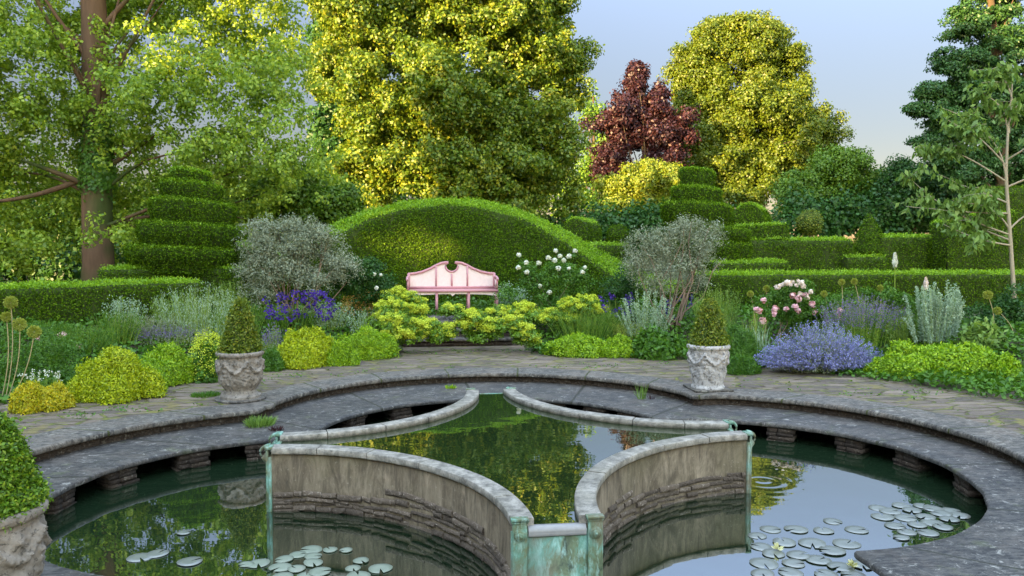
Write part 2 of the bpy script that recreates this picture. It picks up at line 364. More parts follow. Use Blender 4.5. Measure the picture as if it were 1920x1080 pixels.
M['pad_pale'] = leafmat('lily_pad_pale', (.13, .17, .11), (.24, .27, .20), (.34, .22, .20), tr=.05, gloss=.06, pscale=4)
M['lily'] = petal('water_lily', (.75, .72, .35), (.88, .86, .55))

# ------------------------------------------------------------------ pool plan (polar, star shaped about the origin)
ZS, ZW, ZL, ZSW = .20, -.355, -.145, .145
LEDGE = [(-2.05, -.36, 1.89), (2.03, -.14, 2.10), (0, 1.48, 2.04), (0, -2.4, 2.08)]
EDGE = [(-1.95, -.22, 2.72), (2.05, .12, 2.70), (0, 1.95, 2.80), (0, -2.1, 2.8), (2.3, -2.3, 2.35)]
def exit_r(th, circles):
    d = np.stack([np.cos(th), np.sin(th)], -1); best = np.zeros(len(th))
    for cx, cy, r in circles:
        b = d[:, 0]*cx + d[:, 1]*cy; q = b*b - (cx*cx + cy*cy - r*r); ok = q > 0
        best = np.where(ok, np.maximum(best, b + np.sqrt(np.maximum(q, 0))), best)
    return best
def r_ledge(th): return exit_r(th, LEDGE)
def r_edge(th):
    r = exit_r(th, EDGE); d = np.stack([np.cos(th), np.sin(th)], -1)
    for sx, sy in ((-1, 1), (1, 1), (-1, -1)):
        lo = np.array([3.06*sx - .42, 3.06*sy - .42]); hi = lo + .84
        t1, t2 = lo / d, hi / d; tn = np.minimum(t1, t2).max(1); tf = np.maximum(t1, t2).min(1)
        hit = (tn < tf) & (tn > 0); r = np.where(hit, np.minimum(r, tn), r)
    return r
TH = np.linspace(0, 2*PI, 1440, endpoint=False)
CS = np.stack([np.cos(TH), np.sin(TH)], -1)
def ring_pts(r, z): return np.concatenate([CS * np.asarray(r)[:, None], np.broadcast_to(np.asarray(z, float), (len(TH),))[:, None]], 1)
def smooth_c(a, k=3):
    for _ in range(k): a = (np.roll(a, 1) + 2*a + np.roll(a, -1)) / 4
    return a
re_ = smooth_c(r_edge(TH), 2); rl_ = smooth_c(r_ledge(TH), 2)
wob = lambda s, a: a * sn(np.stack([np.cos(TH)*s, np.sin(TH)*s, TH*0], 1), 1, int(s)) + a*.7*sn(np.stack([np.cos(TH)*s*4, np.sin(TH)*s*4, TH*0], 1), 1, int(s) + 3)
re_ = re_ + wob(9, .012); rl_ = rl_ + wob(11, .012)
def arclen(r):
    p = CS * r[:, None]; return np.concatenate([[0], np.cumsum(np.linalg.norm(np.diff(p, axis=0), axis=1))])
def slab_ring(rin, rout, ztop, thick, name, mat, nr, kind='structure', parent=None):
    m = MB(); rows = []; ed = []
    a = arclen(rin)
    for dr, z in ((.05, ztop - thick), (.008, ztop - thick), (0, ztop - thick*.75), (0, ztop - thick*.25), (.010, ztop)):
        rows.append(ring_pts(rin + dr, z)); ed.append(np.full(len(TH), dr))
    for k in range(1, nr + 1):
        f = (k / nr) ** 1.3; r = rin + .01 + (rout - rin - .01) * f
        p = ring_pts(r, ztop); p[:, 2] += .004 * sn(p, 2.5, 4) * min(1, k); rows.append(p); ed.append(r - rin)
    G = np.stack(rows); m.grid(G, closev=True)
    A = np.broadcast_to(a, G.shape[:2]).ravel()
    o = m.build(name, mat, parent, smooth=False, attrs={'ed': np.concatenate(ed), 'arc': A})
    return o
tag(slab_ring(re_, np.maximum(re_ + 1.2, 6.85), 0.0, .058, 'path', M['path'], 26), kind='structure')

pool = empty('quatrefoil_pool', (0, 0, ZW), 'large four-lobed sunken garden pool with a low stone ledge on piers', 'pool')
slab_ring(rl_, re_ + .16, ZL, .046, 'ledge', M['ledge'], 7, parent=pool)
m = MB(); 
zz = [-.068, -.10, -.14, -.30, -.5, -.9]; m.grid(np.stack([ring_pts(re_ + .085 + .012*np.random.default_rng(i).normal(size=len(TH)), z) for i, z in enumerate(zz)]), closev=True)
m.build('riser_wall', M['brown_stone'], pool)
def edge_angle(px, py, z):
    p = on_z(px, py, z); return math.atan2(p[1], p[0])
def pier(th):
    m = MB(); r = float(np.interp(th % (2*PI), TH, rl_)) + .17
    e = .01; p0 = np.array([math.cos(th), math.sin(th)]) * (r); 
    ra, rb = [float(np.interp((th + s_) % (2*PI), TH, rl_)) for s_ in (-.03, .03)]
    t_ = np.array([math.cos(th+.03), math.sin(th+.03)])*rb - np.array([math.cos(th-.03), math.sin(th-.03)])*ra; rz = math.atan2(t_[1], t_[0])
    z = ZL - .057
    while z > -.50:
        h = rng.uniform(.038, .055); a_ = rng.uniform(-.02, .02)
        w = rng.uniform(.16, .2)
        m.box((p0[0] + math.cos(rz)*(a_ - w/2 - .003), p0[1] + math.sin(rz)*(a_ - w/2 - .003), z - h/2), (w, .24, h - .006), rz + rng.uniform(-.05, .05), .006)
        m.box((p0[0] + math.cos(rz)*(a_ + w*.3 + .003), p0[1] + math.sin(rz)*(a_ + w*.3 + .003), z - h/2), (w*.6, .23, h - .006), rz + rng.uniform(-.05, .05), .006)
        z -= h
    o = m.build('pier', M['brown_stone'], pool)
for q in [(110, 910), (228, 868), (355, 838), (478, 820), (668, 777), (745, 757), (850, 742), (1040, 742), (1122, 747), (1195, 757), (1460, 790), (1592, 809), (1702, 836), (1802, 880), (1838, 945)]:
    pier(edge_angle(q[0], q[1], ZL))
# lower water
m = MB(); m.poly(ring_pts(re_ + .03, ZW)[::4]); tag(m.build('water', M['pool_water']), kind='structure')
m = MB(); m.poly(ring_pts(re_ + .03, -.88)[::4]); m.build('pool_floor', M['brown_stone'], pool)

# ------------------------------------------------------------------ raised four pointed pond
pond = empty('raised_pond', (0, 0, ZW), 'raised four-pointed stone pond with curved walls and green copper spouts in the pool', 'pond')
TIP = 2.30; CC = 2.36; XSQ = .068
def arc_pts(rho, n=48):
    """quarter arc in the +x +y quadrant from the east tip to the north tip"""
    # centre (CC,CC), ends where x or y reaches TIP
    a0 = math.asin(min(1, (CC - TIP) / rho)); th = np.linspace(-PI/2 - a0, -PI + a0, n)
    return np.stack([CC + rho*np.cos(th), CC + rho*np.sin(th)], 1)
def rotq(P, k):
    c, s_ = [(1, 0), (0, 1), (-1, 0), (0, -1)][k]; Q = np.stack([P[:, 0]*c - P[:, 1]*s_, P[:, 0]*s_ + P[:, 1]*c], 1)
    Q[:, 0] *= 1 - XSQ*np.abs(Q[:, 0])/TIP; return Q
def strip(ro, ri, z0, z1, k, n=48, edge=.0):
    A = rotq(arc_pts(ro, n), k); B = rotq(arc_pts(ri, n), k)
    z = lambda P, h: np.concatenate([P, np.full((len(P), 1), h)], 1)
    if edge:
        A2 = rotq(arc_pts(ro + edge, n), k); B2 = rotq(arc_pts(ri - edge, n), k)
        rows = [z(A2, z0), z(A, z0 + edge), z(A, z1 - edge), z(A2, z1), z(B2, z1), z(B, z1 - edge), z(B, z0 + edge), z(B2, z0)]
    else: rows = [z(A, z0), z(A, z1), z(B, z1), z(B, z0)]
    G = np.stack(rows); m = MB(); m.grid(G, closeu=True); m.poly(G[:, 0]); m.poly(G[::-1, -1]); return m
for k in range(4):
    strip(2.085, 2.195, -.9, ZS - .058, k).build('wall', M['render'], pond, smooth=False)
    cm = MB(); cuts = [0, 7, 15, 24, 32, 41, 48]
    for c0, c1 in zip(cuts[:-1], cuts[1:]):
        dz_ = rng.uniform(-.003, .003); rows = []
        for rr_, zz_ in ((2.064, ZS - .056), (2.060, ZS - .048), (2.059, ZS - .006), (2.065, ZS), (2.207, ZS), (2.212, ZS - .006), (2.212, ZS - .056)):
            A = arc_pts(rr_, 49)[c0:c1 + 1].copy(); A[0] += (A[1] - A[0])*.07; A[-1] += (A[-2] - A[-1])*.07; A = rotq(A, k); rows.append(np.concatenate([A, np.full((len(A), 1), zz_ + dz_)], 1))
        G = np.stack(rows); cm.grid(G, closeu=True); cm.poly(G[:, 0]); cm.poly(G[::-1, -1])
    cm.build('coping', M['cope'], pond)
    # rubble courses standing proud of the wall
    m = MB(); r2 = np.random.default_rng(20 + k); z = -.50; row = 0
    A0, A1 = -PI/2 - .035, -PI + .035; Lr = 2.07*(A0 - A1)
    while z < -.15:
        h = r2.uniform(.036, .060); s_ = 0.0
        while s_ < Lr - .03:
            w = min(r2.uniform(.07, .30), Lr - s_); lift = .018*math.sin(s_*2.1 + row*.7) + .010*math.sin(s_*6 + row)
            if not (z > -.205 and math.sin(s_*2.6 + k*1.7) + .5*math.sin(s_*7) < .15):
                q0, q1 = A0 - (s_ + .004)/2.07, A0 - (s_ + w - .006)/2.07; tq = np.linspace(q0, q1, 5); pr = 2.085 - r2.uniform(.0, .026); h0, h1 = r2.uniform(.002, .009, 2); sl = r2.uniform(-.007, .007)
                rows = []
                for rr_, zz_ in ((pr + .004, z + h0), (pr - .003, z + h*.35), (pr - .002, z + h*.65), (pr + .004, z + h - h1), (2.14, z + h - h1), (2.14, z + h0)):
                    jit = r2.normal(size=5)*.0022; jz = r2.normal(size=5)*.0018
                    P2 = rotq(np.stack([CC + (rr_ + jit)*np.cos(tq), CC + (rr_ + jit)*np.sin(tq)], 1), k); rows.append(np.concatenate([P2, (zz_ + lift + jz + sl*np.linspace(-1, 1, 5))[:, None]], 1))
                G = np.stack(rows); m.grid(G, closeu=True); m.poly(G[:, 0]); m.poly(G[::-1, -1])
            s_ += w
        z += h; row += 1
    m.build('rubble_course', M['rubble'], pond)
# water of the pond
P = np.vstack([rotq(arc_pts(2.205, 40), k) for k in range(4)])
m = MB(); m.poly(np.concatenate([P, np.full((len(P), 1), ZSW)], 1)); tag(m.build('pond_water', M['pond_water']), kind='structure')
# copper spouts: written for the south tip, turned to each of the four tips
def spout(k):
    a = k * PI/2
    def tr(V):
        V = np.asarray(V, float); c, s_ = math.cos(a), math.sin(a)
        Q = np.stack([V[:, 0]*c - V[:, 1]*s_, V[:, 0]*s_ + V[:, 1]*c, V[:, 2]], 1)
        if k in (1, 3): Q[:, 0] -= np.sign(Q[:, 0])*XSQ*TIP
        return Q
    def fin(m, name, mat, par, bevel=0, smooth=False):
        m.v = [tr(v) for v in m.v]; return m.build(name, mat, par, bevel=bevel, smooth=smooth)
    y = -TIP
    m = MB(); m.box((0, y - .012, -.40), (.60, .024, 1.04))
    pan = fin(m, 'spout_panel', M['copper'], pond)
    for s_ in (-1, 1):
        m = MB(); m.box((s_*.245, y - .035, -.37), (.095, .022, 1.10)); m.box((s_*.245, y - .022, ZS - .002), (.115, .062, .022)); m.box((s_*.245, y - .05, ZS - .012), (.105, .006, .02))
        fin(m, 'pilaster', M['copper'], pond, bevel=.004)
        m = MB(); th = np.linspace(0, 2*PI, 20, endpoint=False)
        for rr, dy, t_ in ((.040, .060, .010), (.024, .074, .008), (.010, .084, .01)):
            G = np.stack([np.stack([s_*.245 + q*np.cos(th), np.full(20, y - d_), .105 + q*np.sin(th)], 1) for q, d_ in ((rr, .045), (rr, dy), (rr - t_*.7, dy + .006), (0.001, dy + .006))])
            m.grid(G, closev=True)
        fin(m, 'rosette', M['copper'], pond, smooth=False)
        # raised curved rib crossing each lower corner
        m = MB(); tt = np.linspace(0, PI/2, 14); m.tube(np.stack([s_*(.29 - .19*np.sin(tt)), np.full(14, y - .027), -.42 + .27*np.cos(tt)], 1), .008, 6)
        fin(m, 'scroll_rib', M['copper'], pond)
    m = MB(); th = np.linspace(0, 2*PI, 24, endpoint=False)
    for q0, q1, d_ in ((.062, .050, .042), (.034, .022, .05)):
        m.grid(np.stack([np.stack([q*np.cos(th), np.full(24, y - e), -.36 + q*np.sin(th)], 1) for q, e in ((q0, .02), (q0, d_), (q1, d_ + .006), (.001, d_))]), closev=True)
    fin(m, 'boss', M['copper'], pond)
    # overhanging lip: a sheet that rolls out and down
    m = MB(); tt = np.linspace(0, R(125), 14); rr = .034
    prof = [(.02, ZSW + .004)] + [(-(.0) - rr*math.sin(t_) - .004, ZSW + .004 - rr + rr*math.cos(t_)) for t_ in tt]
    prof2 = [(p[0] + .0, p[1] - .012) for p in prof]
    pr = np.array(prof + prof2[::-1]); xs = np.array([-.188, .188])
    G = np.stack([np.stack([np.full(len(pr), x), y + pr[:, 0], pr[:, 1]], 1) for x in xs], 1); m.grid(G, closeu=True); m.poly(G[:, 0]); m.poly(G[::-1, 1])
    fin(m, 'lip', M['lead'] if k == 0 else M['copper'], pond)
    if k:   # the side lips end in a long curled tongue
        for s_ in (-1, 1):
            m = MB(); tt = np.linspace(0, R(120), 10)
            m.tube(np.stack([np.full(10, s_*.215), y - .02 - .085*np.sin(tt), ZS + .004 - .06 + .06*np.cos(tt)], 1), np.linspace(.02, .008, 10), 8)
            fin(m, 'tongue', M['copper'], pond, smooth=True)
for k in range(4): spout(k)

# ------------------------------------------------------------------ ground
def gh(x, y):
    r = np.hypot(x, y); s = np.clip((r - 7.6) / 2.6, 0, 1); return .5 * s*s*(3 - 2*s)
def ground_z(x, y): return float(gh(np.float64(x), np.float64(y))) + .03
rr = np.concatenate([np.linspace(6.7, 14, 50), np.geomspace(15, 900, 30)]); tt = np.linspace(0, 2*PI, 360, endpoint=False)
X = rr[:, None]*np.cos(tt); Y = rr[:, None]*np.sin(tt); Z = gh(X, Y) + .03 + .02*sn(np.stack([X, Y, X*0], -1).reshape(-1, 3), 1.3, 3).reshape(X.shape)
cor = ((np.abs(X) < 1.15) & (Y > 0) & (Y < 8.9)) | ((np.abs(Y) < 2.6) & (Y > -3)); Z = np.where(cor, np.minimum(Z, -.03), Z); Z[0] = -.05
m = MB(); m.grid(np.stack([X, Y, Z], -1), closev=True); tag(m.build('ground', M['soil'], smooth=True), kind='structure')
# axial paths
def pathstrip(x0, x1, y0, y1):
    gx = np.linspace(x0, x1, 12); gy = np.linspace(y0, y1, 12); G = np.stack(np.meshgrid(gx, gy, indexing='ij') + [np.full((12, 12), -.004)], -1)
    m = MB(); m.grid(G); e = np.full(144, 2.0); tag(m.build('path', M['path'], attrs={'ed': e, 'arc': e*.2}), kind='structure')
pathstrip(-1.2, 1.2, 6.3, 9.0); pathstrip(6.0, 30, -2.6, 2.6); pathstrip(-30, -6.0, -2.6, 2.6)
m = MB()
st = empty('garden_steps', (-.1, 8.5, 0), 'low grey stone steps below the pink bench, half hidden by lime plants', 'steps')
for i, (y0, z1) in enumerate(((8.05, .13), (8.4, .27), (8.75, .41))):
    m = MB(); m.box((-.1, (y0 + 9.4)/2 - .0, z1/2 - .03), (2.1, 9.4 - y0, z1 - .07)); m.build('riser', M['brown_stone'], st)
    m = MB(); m.box((-.1, y0 + .18, z1 - .012), (2.2, .42, .05), 0, .004); m.build('tread', M['path'], st)
m = MB(); m.box((-.1, 10.4, .25), (3.4, 3.0, .46)); tag(m.build('terrace', M['path']), kind='structure')

# ------------------------------------------------------------------ bench
def bench():
    y = 9.75; b = empty('garden_bench', (-.12, y, .48), 'ornate pink wooden bench with a scrolled camel back below the arched hedge', 'bench')
    zof = lambda py: on_y(848, py, y)[2]; xof = lambda px: on_y(px, 530, y)[0]
    XL, XR = xof(765), xof(930); c = (XL + XR)/2; w = (XR - XL)/2
    def pt(u, py): return (c + u*w, zof(py))          # u in -1..1
    top = [(-1, 512), (-.85, 511), (-.68, 508), (-.5, 502), (-.36, 495.5), (-.24, 491.5), (-.12, 490), (-.075, 490.5)]
    hole = [(-.075, 493), (-.125, 495), (-.145, 500), (-.12, 506), (-.06, 509.5), (0, 510.5)]
    L = top + hole; outer = L + [(-u, p) for u, p in L[::-1][1:]]
    # frame of the back: closed band made of the curved top rail, rails and stiles
    def band(pts, wd, th_, name, mat, yy, par):
        P = np.array([[*pt(u, p)] for u, p in pts]); T = np.gradient(P, axis=0); T /= np.linalg.norm(T, axis=1)[:, None]; Nn = np.stack([T[:, 1], -T[:, 0]], 1)
        A, B = P, P + Nn*wd
        G = np.stack([np.stack([A[:, 0], np.full(len(A), yy), A[:, 1]], 1), np.stack([B[:, 0], np.full(len(A), yy), B[:, 1]], 1),
                      np.stack([B[:, 0], np.full(len(A), yy + th_), B[:, 1]], 1), np.stack([A[:, 0], np.full(len(A), yy + th_), A[:, 1]], 1)])
        m = MB(); m.grid(G, closeu=True); m.poly(G[:, 0]); m.poly(G[::-1, -1]); return m.build(name, mat, par)
    yb = y + .24
    # panel behind the frame
    P = [(*pt(u, p + 1.5),) for u, p in outer]; low = [pt(1, 541), pt(-1, 541)]
    m = MB(); half = [(*pt(u, p + 1.2),) for u, p in L] + [pt(0, 541), pt(-1, 541)]
    for sgn in (1, -1):
        poly = [(c + (x_ - c)*sgn, yb + .012, z_) for x_, z_ in half]
        m.prism(poly if sgn > 0 else poly[::-1], (0, .014, 0))
    m.build('back_panel', M['cream_paint'], b)
    half1 = band(top, .052, .05, 'crest_rail', M['pink_paint'], yb - .01, b)
    half2 = band([(-u, p) for u, p in top[::-1]], .052, .05, 'crest_rail', M['pink_paint'], yb - .01, b)
    full_hole = hole + [(-u, p) for u, p in hole[::-1][1:]]
    # ring round the opening lies outside the opening
    hp = np.array([[*pt(u, p)] for u, p in full_hole]); m = MB(); m.tube(np.stack([hp[:, 0], np.full(len(hp), yb + .01), hp[:, 1]], 1), .022, 8); m.build('scroll', M['pink_paint'], b, smooth=True)
    for u in (-1.0, -.36, 0, .36, 1.0):
        t_ = {1.0: 511, .36: 497, 0: 512}[abs(u)]; z1 = zof(t_ + 2); z0 = zof(541)
        m = MB(); wd = .055 if abs(u) == 1 else .035; m.box((c + u*w*(.985 if abs(u) == 1 else 1), yb + .012, (z0 + z1)/2), (wd, .045, z1 - z0)); m.build('stile', M['pink_paint'], b)
    z0 = zof(540); m = MB(); m.box((c, yb + .01, z0), (2*w, .05, .05)); m.build('bottom_rail', M['pink_paint'], b)
    zs = zof(543.5); m = MB()
    for i in range(6): m.box((c, y - .17 + i*.078, zs), (2*w + .06, .07, .026))
    m.box((c, y - .215, zs - .012), (2*w + .08, .03, .045)); m.build('seat', M['pink_paint'], b)
    # apron with a small central drop
    m = MB(); za = zs - .036; ap = [(-1, 0), (1, 0), (1, -.085), (.7, -.055), (.06, -.04), (0, -.085), (-.06, -.04), (-.7, -.055), (-1, -.085)]
    hl = [(-1, 0), (0, 0), (0, -.085), (-.06, -.04), (-.7, -.055), (-1, -.085)]
    for sg in (1, -1): m.prism([(c + sg*u*w, y - .19, za + d) for u, d in (hl if sg > 0 else hl[::-1])], (0, .02, 0))
    m.build('apron', M['cream_paint'], b)
    for u in (-1, -.36, .36, 1):
        m = MB(); m.box((c + u*w, y - .175, (zs - .03 + .48)/2), (.055, .055, zs - .03 - .48)); m.build('leg', M['pink_paint'], b)
        m = MB(); m.box((c + u*w, yb - .02, (zs - .03 + .48)/2), (.055, .05, zs - .03 - .48)); m.build('leg', M['pink_paint'], b)
    for u in (-1, 1):
        za_ = zs + .25; m = MB(); m.tube([(c + u*w*1.0, yb, za_ + .02), (c + u*(w + .01), y + .05, za_ + .025), (c + u*(w + .015), y - .17, za_), (c + u*(w + .015), y - .23, za_ - .03)], .026, 8)
        m.build('armrest', M['pink_paint'], b, smooth=True)
        m = MB(); m.box((c + u*w, y - .175, (zs + za_)/2), (.045, .045, za_ - zs - .02)); m.build('arm_post', M['pink_paint'], b)
        m = MB(); m.box((c + u*w, y + .03, (zs + za_)/2 - .01), (.02, .36, za_ - zs - .07)); m.build('arm_panel', M['cream_paint'], b)
bench()

# ------------------------------------------------------------------ urns
def urn(x, y, kind, label, boxlabel, hb=.7, boxmat='box'):
    u = empty('stone_urn', (x, y, 0), label, 'urn', 'carved stone urns at the corners of the pool')
    nz, na = 90, 200; th = np.linspace(0, 2*PI, na, endpoint=False)
    if kind == 'round':
        zk = [0, .035, .04, .06, .10, .13, .18, .26, .36, .44, .50, .525, .535, .55, .57, .585, .59, .58, .5]
        rk = [.245, .245, .235, .20, .19, .205, .238, .262, .268, .265, .262, .268, .285, .292, .294, .284, .268, .255, .245]
    else:
        zk = [0, .02, .03, .05, .12, .25, .40, .50, .525, .535, .55, .57, .585, .59, .58, .5]
        rk = [.222, .222, .212, .205, .212, .235, .255, .262, .268, .282, .288, .288, .275, .258, .245, .235]
    s_ = np.concatenate([[0], np.cumsum(np.hypot(np.diff(zk), np.diff(rk)))]); q = np.linspace(0, s_[-1], nz)
    z = np.interp(q, s_, zk); r = np.interp(q, s_, rk)
    ZZ, TT = np.meshgrid(z, th, indexing='ij'); RR = np.repeat(r[:, None], na, 1)
    inb = np.clip((ZZ - .10)/.05, 0, 1) * np.clip((.515 - ZZ)/.03, 0, 1) * (np.arange(nz)[:, None] < nz*.8)
    # carved garlands: swags looping between heads, fruit drops, acanthus below
    n = 6; fr = (TT*n/(2*PI)) % 1.0; sw = .47 - .13*np.sin(PI*fr); g = np.exp(-((ZZ - sw)/.026)**2) * (1 + .35*np.sin(TT*60)*np.sin(ZZ*150))
    drop = np.exp(-(((fr + .5) % 1 - .5)/.10)**2) * np.exp(-((ZZ - .36)/.10)**2) * (1 + .4*np.sin(ZZ*110))
    ac = np.maximum(0, np.sin(TT*10)) ** .6 * np.exp(-((ZZ - .20)/.06)**2)
    ros = np.exp(-((fr - .5)/.09)**2 - ((ZZ - .44)/.035)**2)
    rough = sn(np.stack([np.cos(TT), np.sin(TT), ZZ*3], -1).reshape(-1, 3), 14, 9).reshape(TT.shape)
    RR = RR + inb*(.026*g + .022*drop + .014*ac + .02*ros + .006*rough) + .0015*rough
    G = np.stack([x + RR*np.cos(TT), y + RR*np.sin(TT), ZZ + .025], -1)
    m = MB(); m.grid(G, closev=True); m.build('urn_body', M['urn'] if kind == 'round' else M['urn_pale'], u, smooth=True)
    m = MB()
    if kind == 'round': m.lathe([(.001, .026), (.30, .026), (.31, .02), (.31, .002), (.0, .002)], (x, y, 0), 32)
    else: m.box((x, y, .014), (.52, .52, .024))
    m.build('base_slab', M['path'], u)
    m = MB(); m.lathe([(.001, .56), (.25, .555)], (x, y, 0), 24); m.build('soil_fill', M['soil'], u)
    # clipped box cone growing in the urn
    b = empty('box_topiary', (x, y, .58), boxlabel, 'clipped bush', 'box bushes clipped into cones in the stone urns')
    near0 = y < 0; hh = np.linspace(0, 1, 16); pr = [(max(.004, (.285 if near0 else .262)*(1 - k)**(.45 if near0 else .60)*(1 + .10*math.sin(PI*min(1, k*3)))), .56 + k*hb) for k in hh]
    c_ = MB(); c_.lathe([(p[0]*.93, p[1]) for p in pr], (x, y, 0), 28)
    near = math.hypot(x - CAM[0], y - CAM[1]) < 6
    clipped('foliage', M[boxmat], c_, 34000 if near else 9000, .024 if near else .036, .014 if near else .02, b, .022 if near else .03, (x, y, .72), k=1.6, lump=.03, inset=.84)
urn(-3.11, 3.08, 'round', 'round carved stone urn on the path at the back left of the pool', 'cone of clipped box turning bronze, in the urn at the back left', .72)
urn(3.02, 3.06, 'straight', 'pale tapering carved stone urn on the path at the right of the pool', 'clipped box cone in the pale urn on the right', .68)
urn(-3.10, -2.98, 'round', 'dark weathered carved urn cut off by the bottom left corner', 'bright green clipped box bush in the urn at the near left edge', .52, 'box_green')

# ------------------------------------------------------------------ hedges and topiary
def sweep(path, w, z0, zf, zb, name, label, cat, mat='yew', dens=1500, L=.05, W=.03, group=None, tipmat=None, nz=10, lump=.03):
    """hedge along a plan polyline; front face on the path, body w deep behind it"""
    P = np.asarray(path, float); T = unit(np.gradient(P, axis=0)); N = np.stack([-T[:, 1], T[:, 0]], 1)   # left of travel = behind when going +x
    n = len(P); zf = np.broadcast_to(np.asarray(zf, float), (n,)); zb = np.broadcast_to(np.asarray(zb, float), (n,)); B = P + N*w
    rows = [np.concatenate([P, (z0 + (zf - z0)*k)[:, None]], 1) for k in np.linspace(0, 1, nz)]
    rows += [np.concatenate([P + (B - P)*k, (zf + (zb - zf)*k)[:, None]], 1) for k in np.linspace(0, 1, 5)[1:]]
    rows += [np.concatenate([B, (zb + (z0 - zb)*k)[:, None]], 1) for k in np.linspace(0, 1, nz)[1:]]
    G = np.stack(rows); ctr = G.mean(0)
    Gi = G + (ctr[None] - G) * .03
    c_ = MB(); c_.grid(Gi)
    for e in (0, -1):
        E_ = Gi[:, e]; mid = E_.mean(0); k = np.linspace(0, 1, 4); c_.grid(np.stack([E_ + (mid - E_)*q for q in k]))
    o = bpy.data.objects.new(name, None) if False else None
    h = empty(name, (P[:, 0].mean(), P[:, 1].mean(), z0), label, cat, group)
    V = np.vstack(c_.v); Q = np.vstack(c_.q); Pp, Nn = tri_sample(V, Q, dens)
    # orient outward by nearest section centre
    i = np.argmin(((Pp[:, None, :2] - ctr[None, ::max(1, n//24), :2])**2).sum(-1), 1); Nn = flip_out(Pp, Nn, ctr[::max(1, n//24)][i])
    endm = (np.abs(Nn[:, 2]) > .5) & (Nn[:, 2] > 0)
    Pp = Pp + Nn*(sn(Pp, 2.2, 8)[:, None]*lump + sn(Pp, 14., 18)[:, None]*.022 + rng.uniform(-.03, .02, (len(Pp), 1)) + rng.random((len(Pp), 1))**8*L*1.6)
    hole = sn(Pp, 8., 33) + .6*sn(Pp, 21., 34) > 1.25; Pp, Nn, endm = Pp[~hole] + Nn[~hole]*.028, Nn[~hole], endm[~hole]; mc = MB(); mc.quads(V, Q); mc.build('shaded_core', M['core_shade'], h)  # leaves dropped in patches to bare the core with painted shade
    m = MB(); a, b_ = leafset(Pp[~endm] if tipmat else Pp, Nn[~endm] if tipmat else Nn, L, W, k=.8, up=.15); m.quads(a, b_); m.build('foliage', M[mat], h)
    if tipmat:
        # fresh growth standing up along the top, top light painted into its colour
        q = Pp[endm]; m = MB(); a, b_ = leafset(q, Nn[endm]*.3, L*1.2, W, k=1.0, up=0, droop=-.9); m.quads(a, b_); m.build('lit_new_growth', M[tipmat], h)
    return h
def line(p0, p1, n=20): return np.stack([np.linspace(p0[0], p1[0], n), np.linspace(p0[1], p1[1], n)], 1)
def xy(px, y): q = on_y(px, 459, y); return (q[0], q[1])

# the arched exedra hedge behind the bench
phi = np.linspace(R(-52), R(60), 60); Rr = 5.4; mp = np.stack([.05 + Rr*np.sin(phi), 7.0 + Rr*np.cos(phi)], 1)
def px_of(p, z):
    v = np.array([p[0], p[1], z]) - CAM; return 960 + F*(v @ RT)/(v @ FW)
def z_for(p, outline, doff=0):
    pxx = px_of(p, 2.2); py = np.interp(pxx, [o_[0] for o_ in outline], [o_[1] for o_ in outline]); d = ray(pxx, py); t_ = (np.array(p) - CAM[:2]) @ FW[:2] / (d[:2] @ FW[:2]); return CAM[2] + d[2]*t_
front = [(560, 480), (640, 437), (700, 408), (750, 393), (840, 383), (900, 389), (960, 404), (1000, 421), (1060, 456), (1100, 486), (1150, 520), (1250, 560)]
back = [(540, 455), (610, 428), (680, 397), (750, 379), (840, 371), (920, 378), (1000, 403), (1060, 432), (1110, 462), (1160, 490), (1260, 530)]
zf = np.array([z_for(p, front) for p in mp]); tb = unit(np.gradient(mp, axis=0)); nb = np.stack([-tb[:, 1], tb[:, 0]], 1)
zb = np.array([z_for(p, back) for p in mp + nb*.8]); zb = np.maximum(zb, zf + .05); zf = np.maximum(zf, .9); zb = np.maximum(zb, 1.0)
sweep(mp, .8, .3, zf, zb, 'arched_hedge', 'tall arched yew hedge with a smooth humped top curving behind the pink bench', 'hedge', dens=3000, L=.045, W=.026, tipmat='yew_lit_tip')

def hedge_px(pxa, ya, pxb, yb_, pytop, w, name, label, cat='hedge', z0=.2, **kw):
    A, B = xy(pxa, ya), xy(pxb, yb_); zt = np.linspace(on_y(pxa, pytop[0], ya)[2], on_y(pxb, pytop[1], yb_)[2], 24)
    return sweep(line(A, B, 24), w, z0, zt, zt, name, label, cat, **kw)
hedge_px(-120, 6.3, 378, 8.7, (548, 529), 1.1, 'clipped_hedge', 'low clipped yew hedge with new growth and painted top light along the left border', tipmat='yew_lit_tip', dens=2600, L=.04, W=.024)
hedge_px(1322, 9.4, 2050, 9.0, (516, 514), 1.0, 'clipped_hedge', 'long low clipped hedge behind the catmint and roses on the right', tipmat='yew_lit_tip', dens=2200, L=.04, W=.024)
hedge_px(182, 10.4, 452, 10.4, (505, 503), 2.0, 'hedge_plinth', 'flat square hedge base under the left stepped topiary', 'hedge', tipmat='yew_lit_tip', dens=2000, L=.045, W=.026)
hedge_px(1345, 11.0, 1480, 11.0, (493, 493), 1.6, 'hedge_plinth', 'flat low hedge base beside the right stepped topiary', 'hedge', tipmat='yew_lit_tip', dens=2000, L=.045)
hedge_px(1395, 14.0, 1600, 14.0, (449, 450), 1.0, 'clipped_hedge', 'tall clipped hedge left of the cone topiary in the right background', dens=1500, tipmat='yew_lit_tip')
hedge_px(1652, 14.0, 1885, 14.0, (444, 443), 1.0, 'clipped_hedge', 'tall clipped hedge right of the cone topiary in the right background', dens=1500, tipmat='yew_lit_tip')
hedge_px(1590, 13.7, 1664, 13.7, (482, 482), .8, 'clipped_hedge', 'dipped low length of hedge under the cone topiary', dens=1500, tipmat='yew_lit_tip')
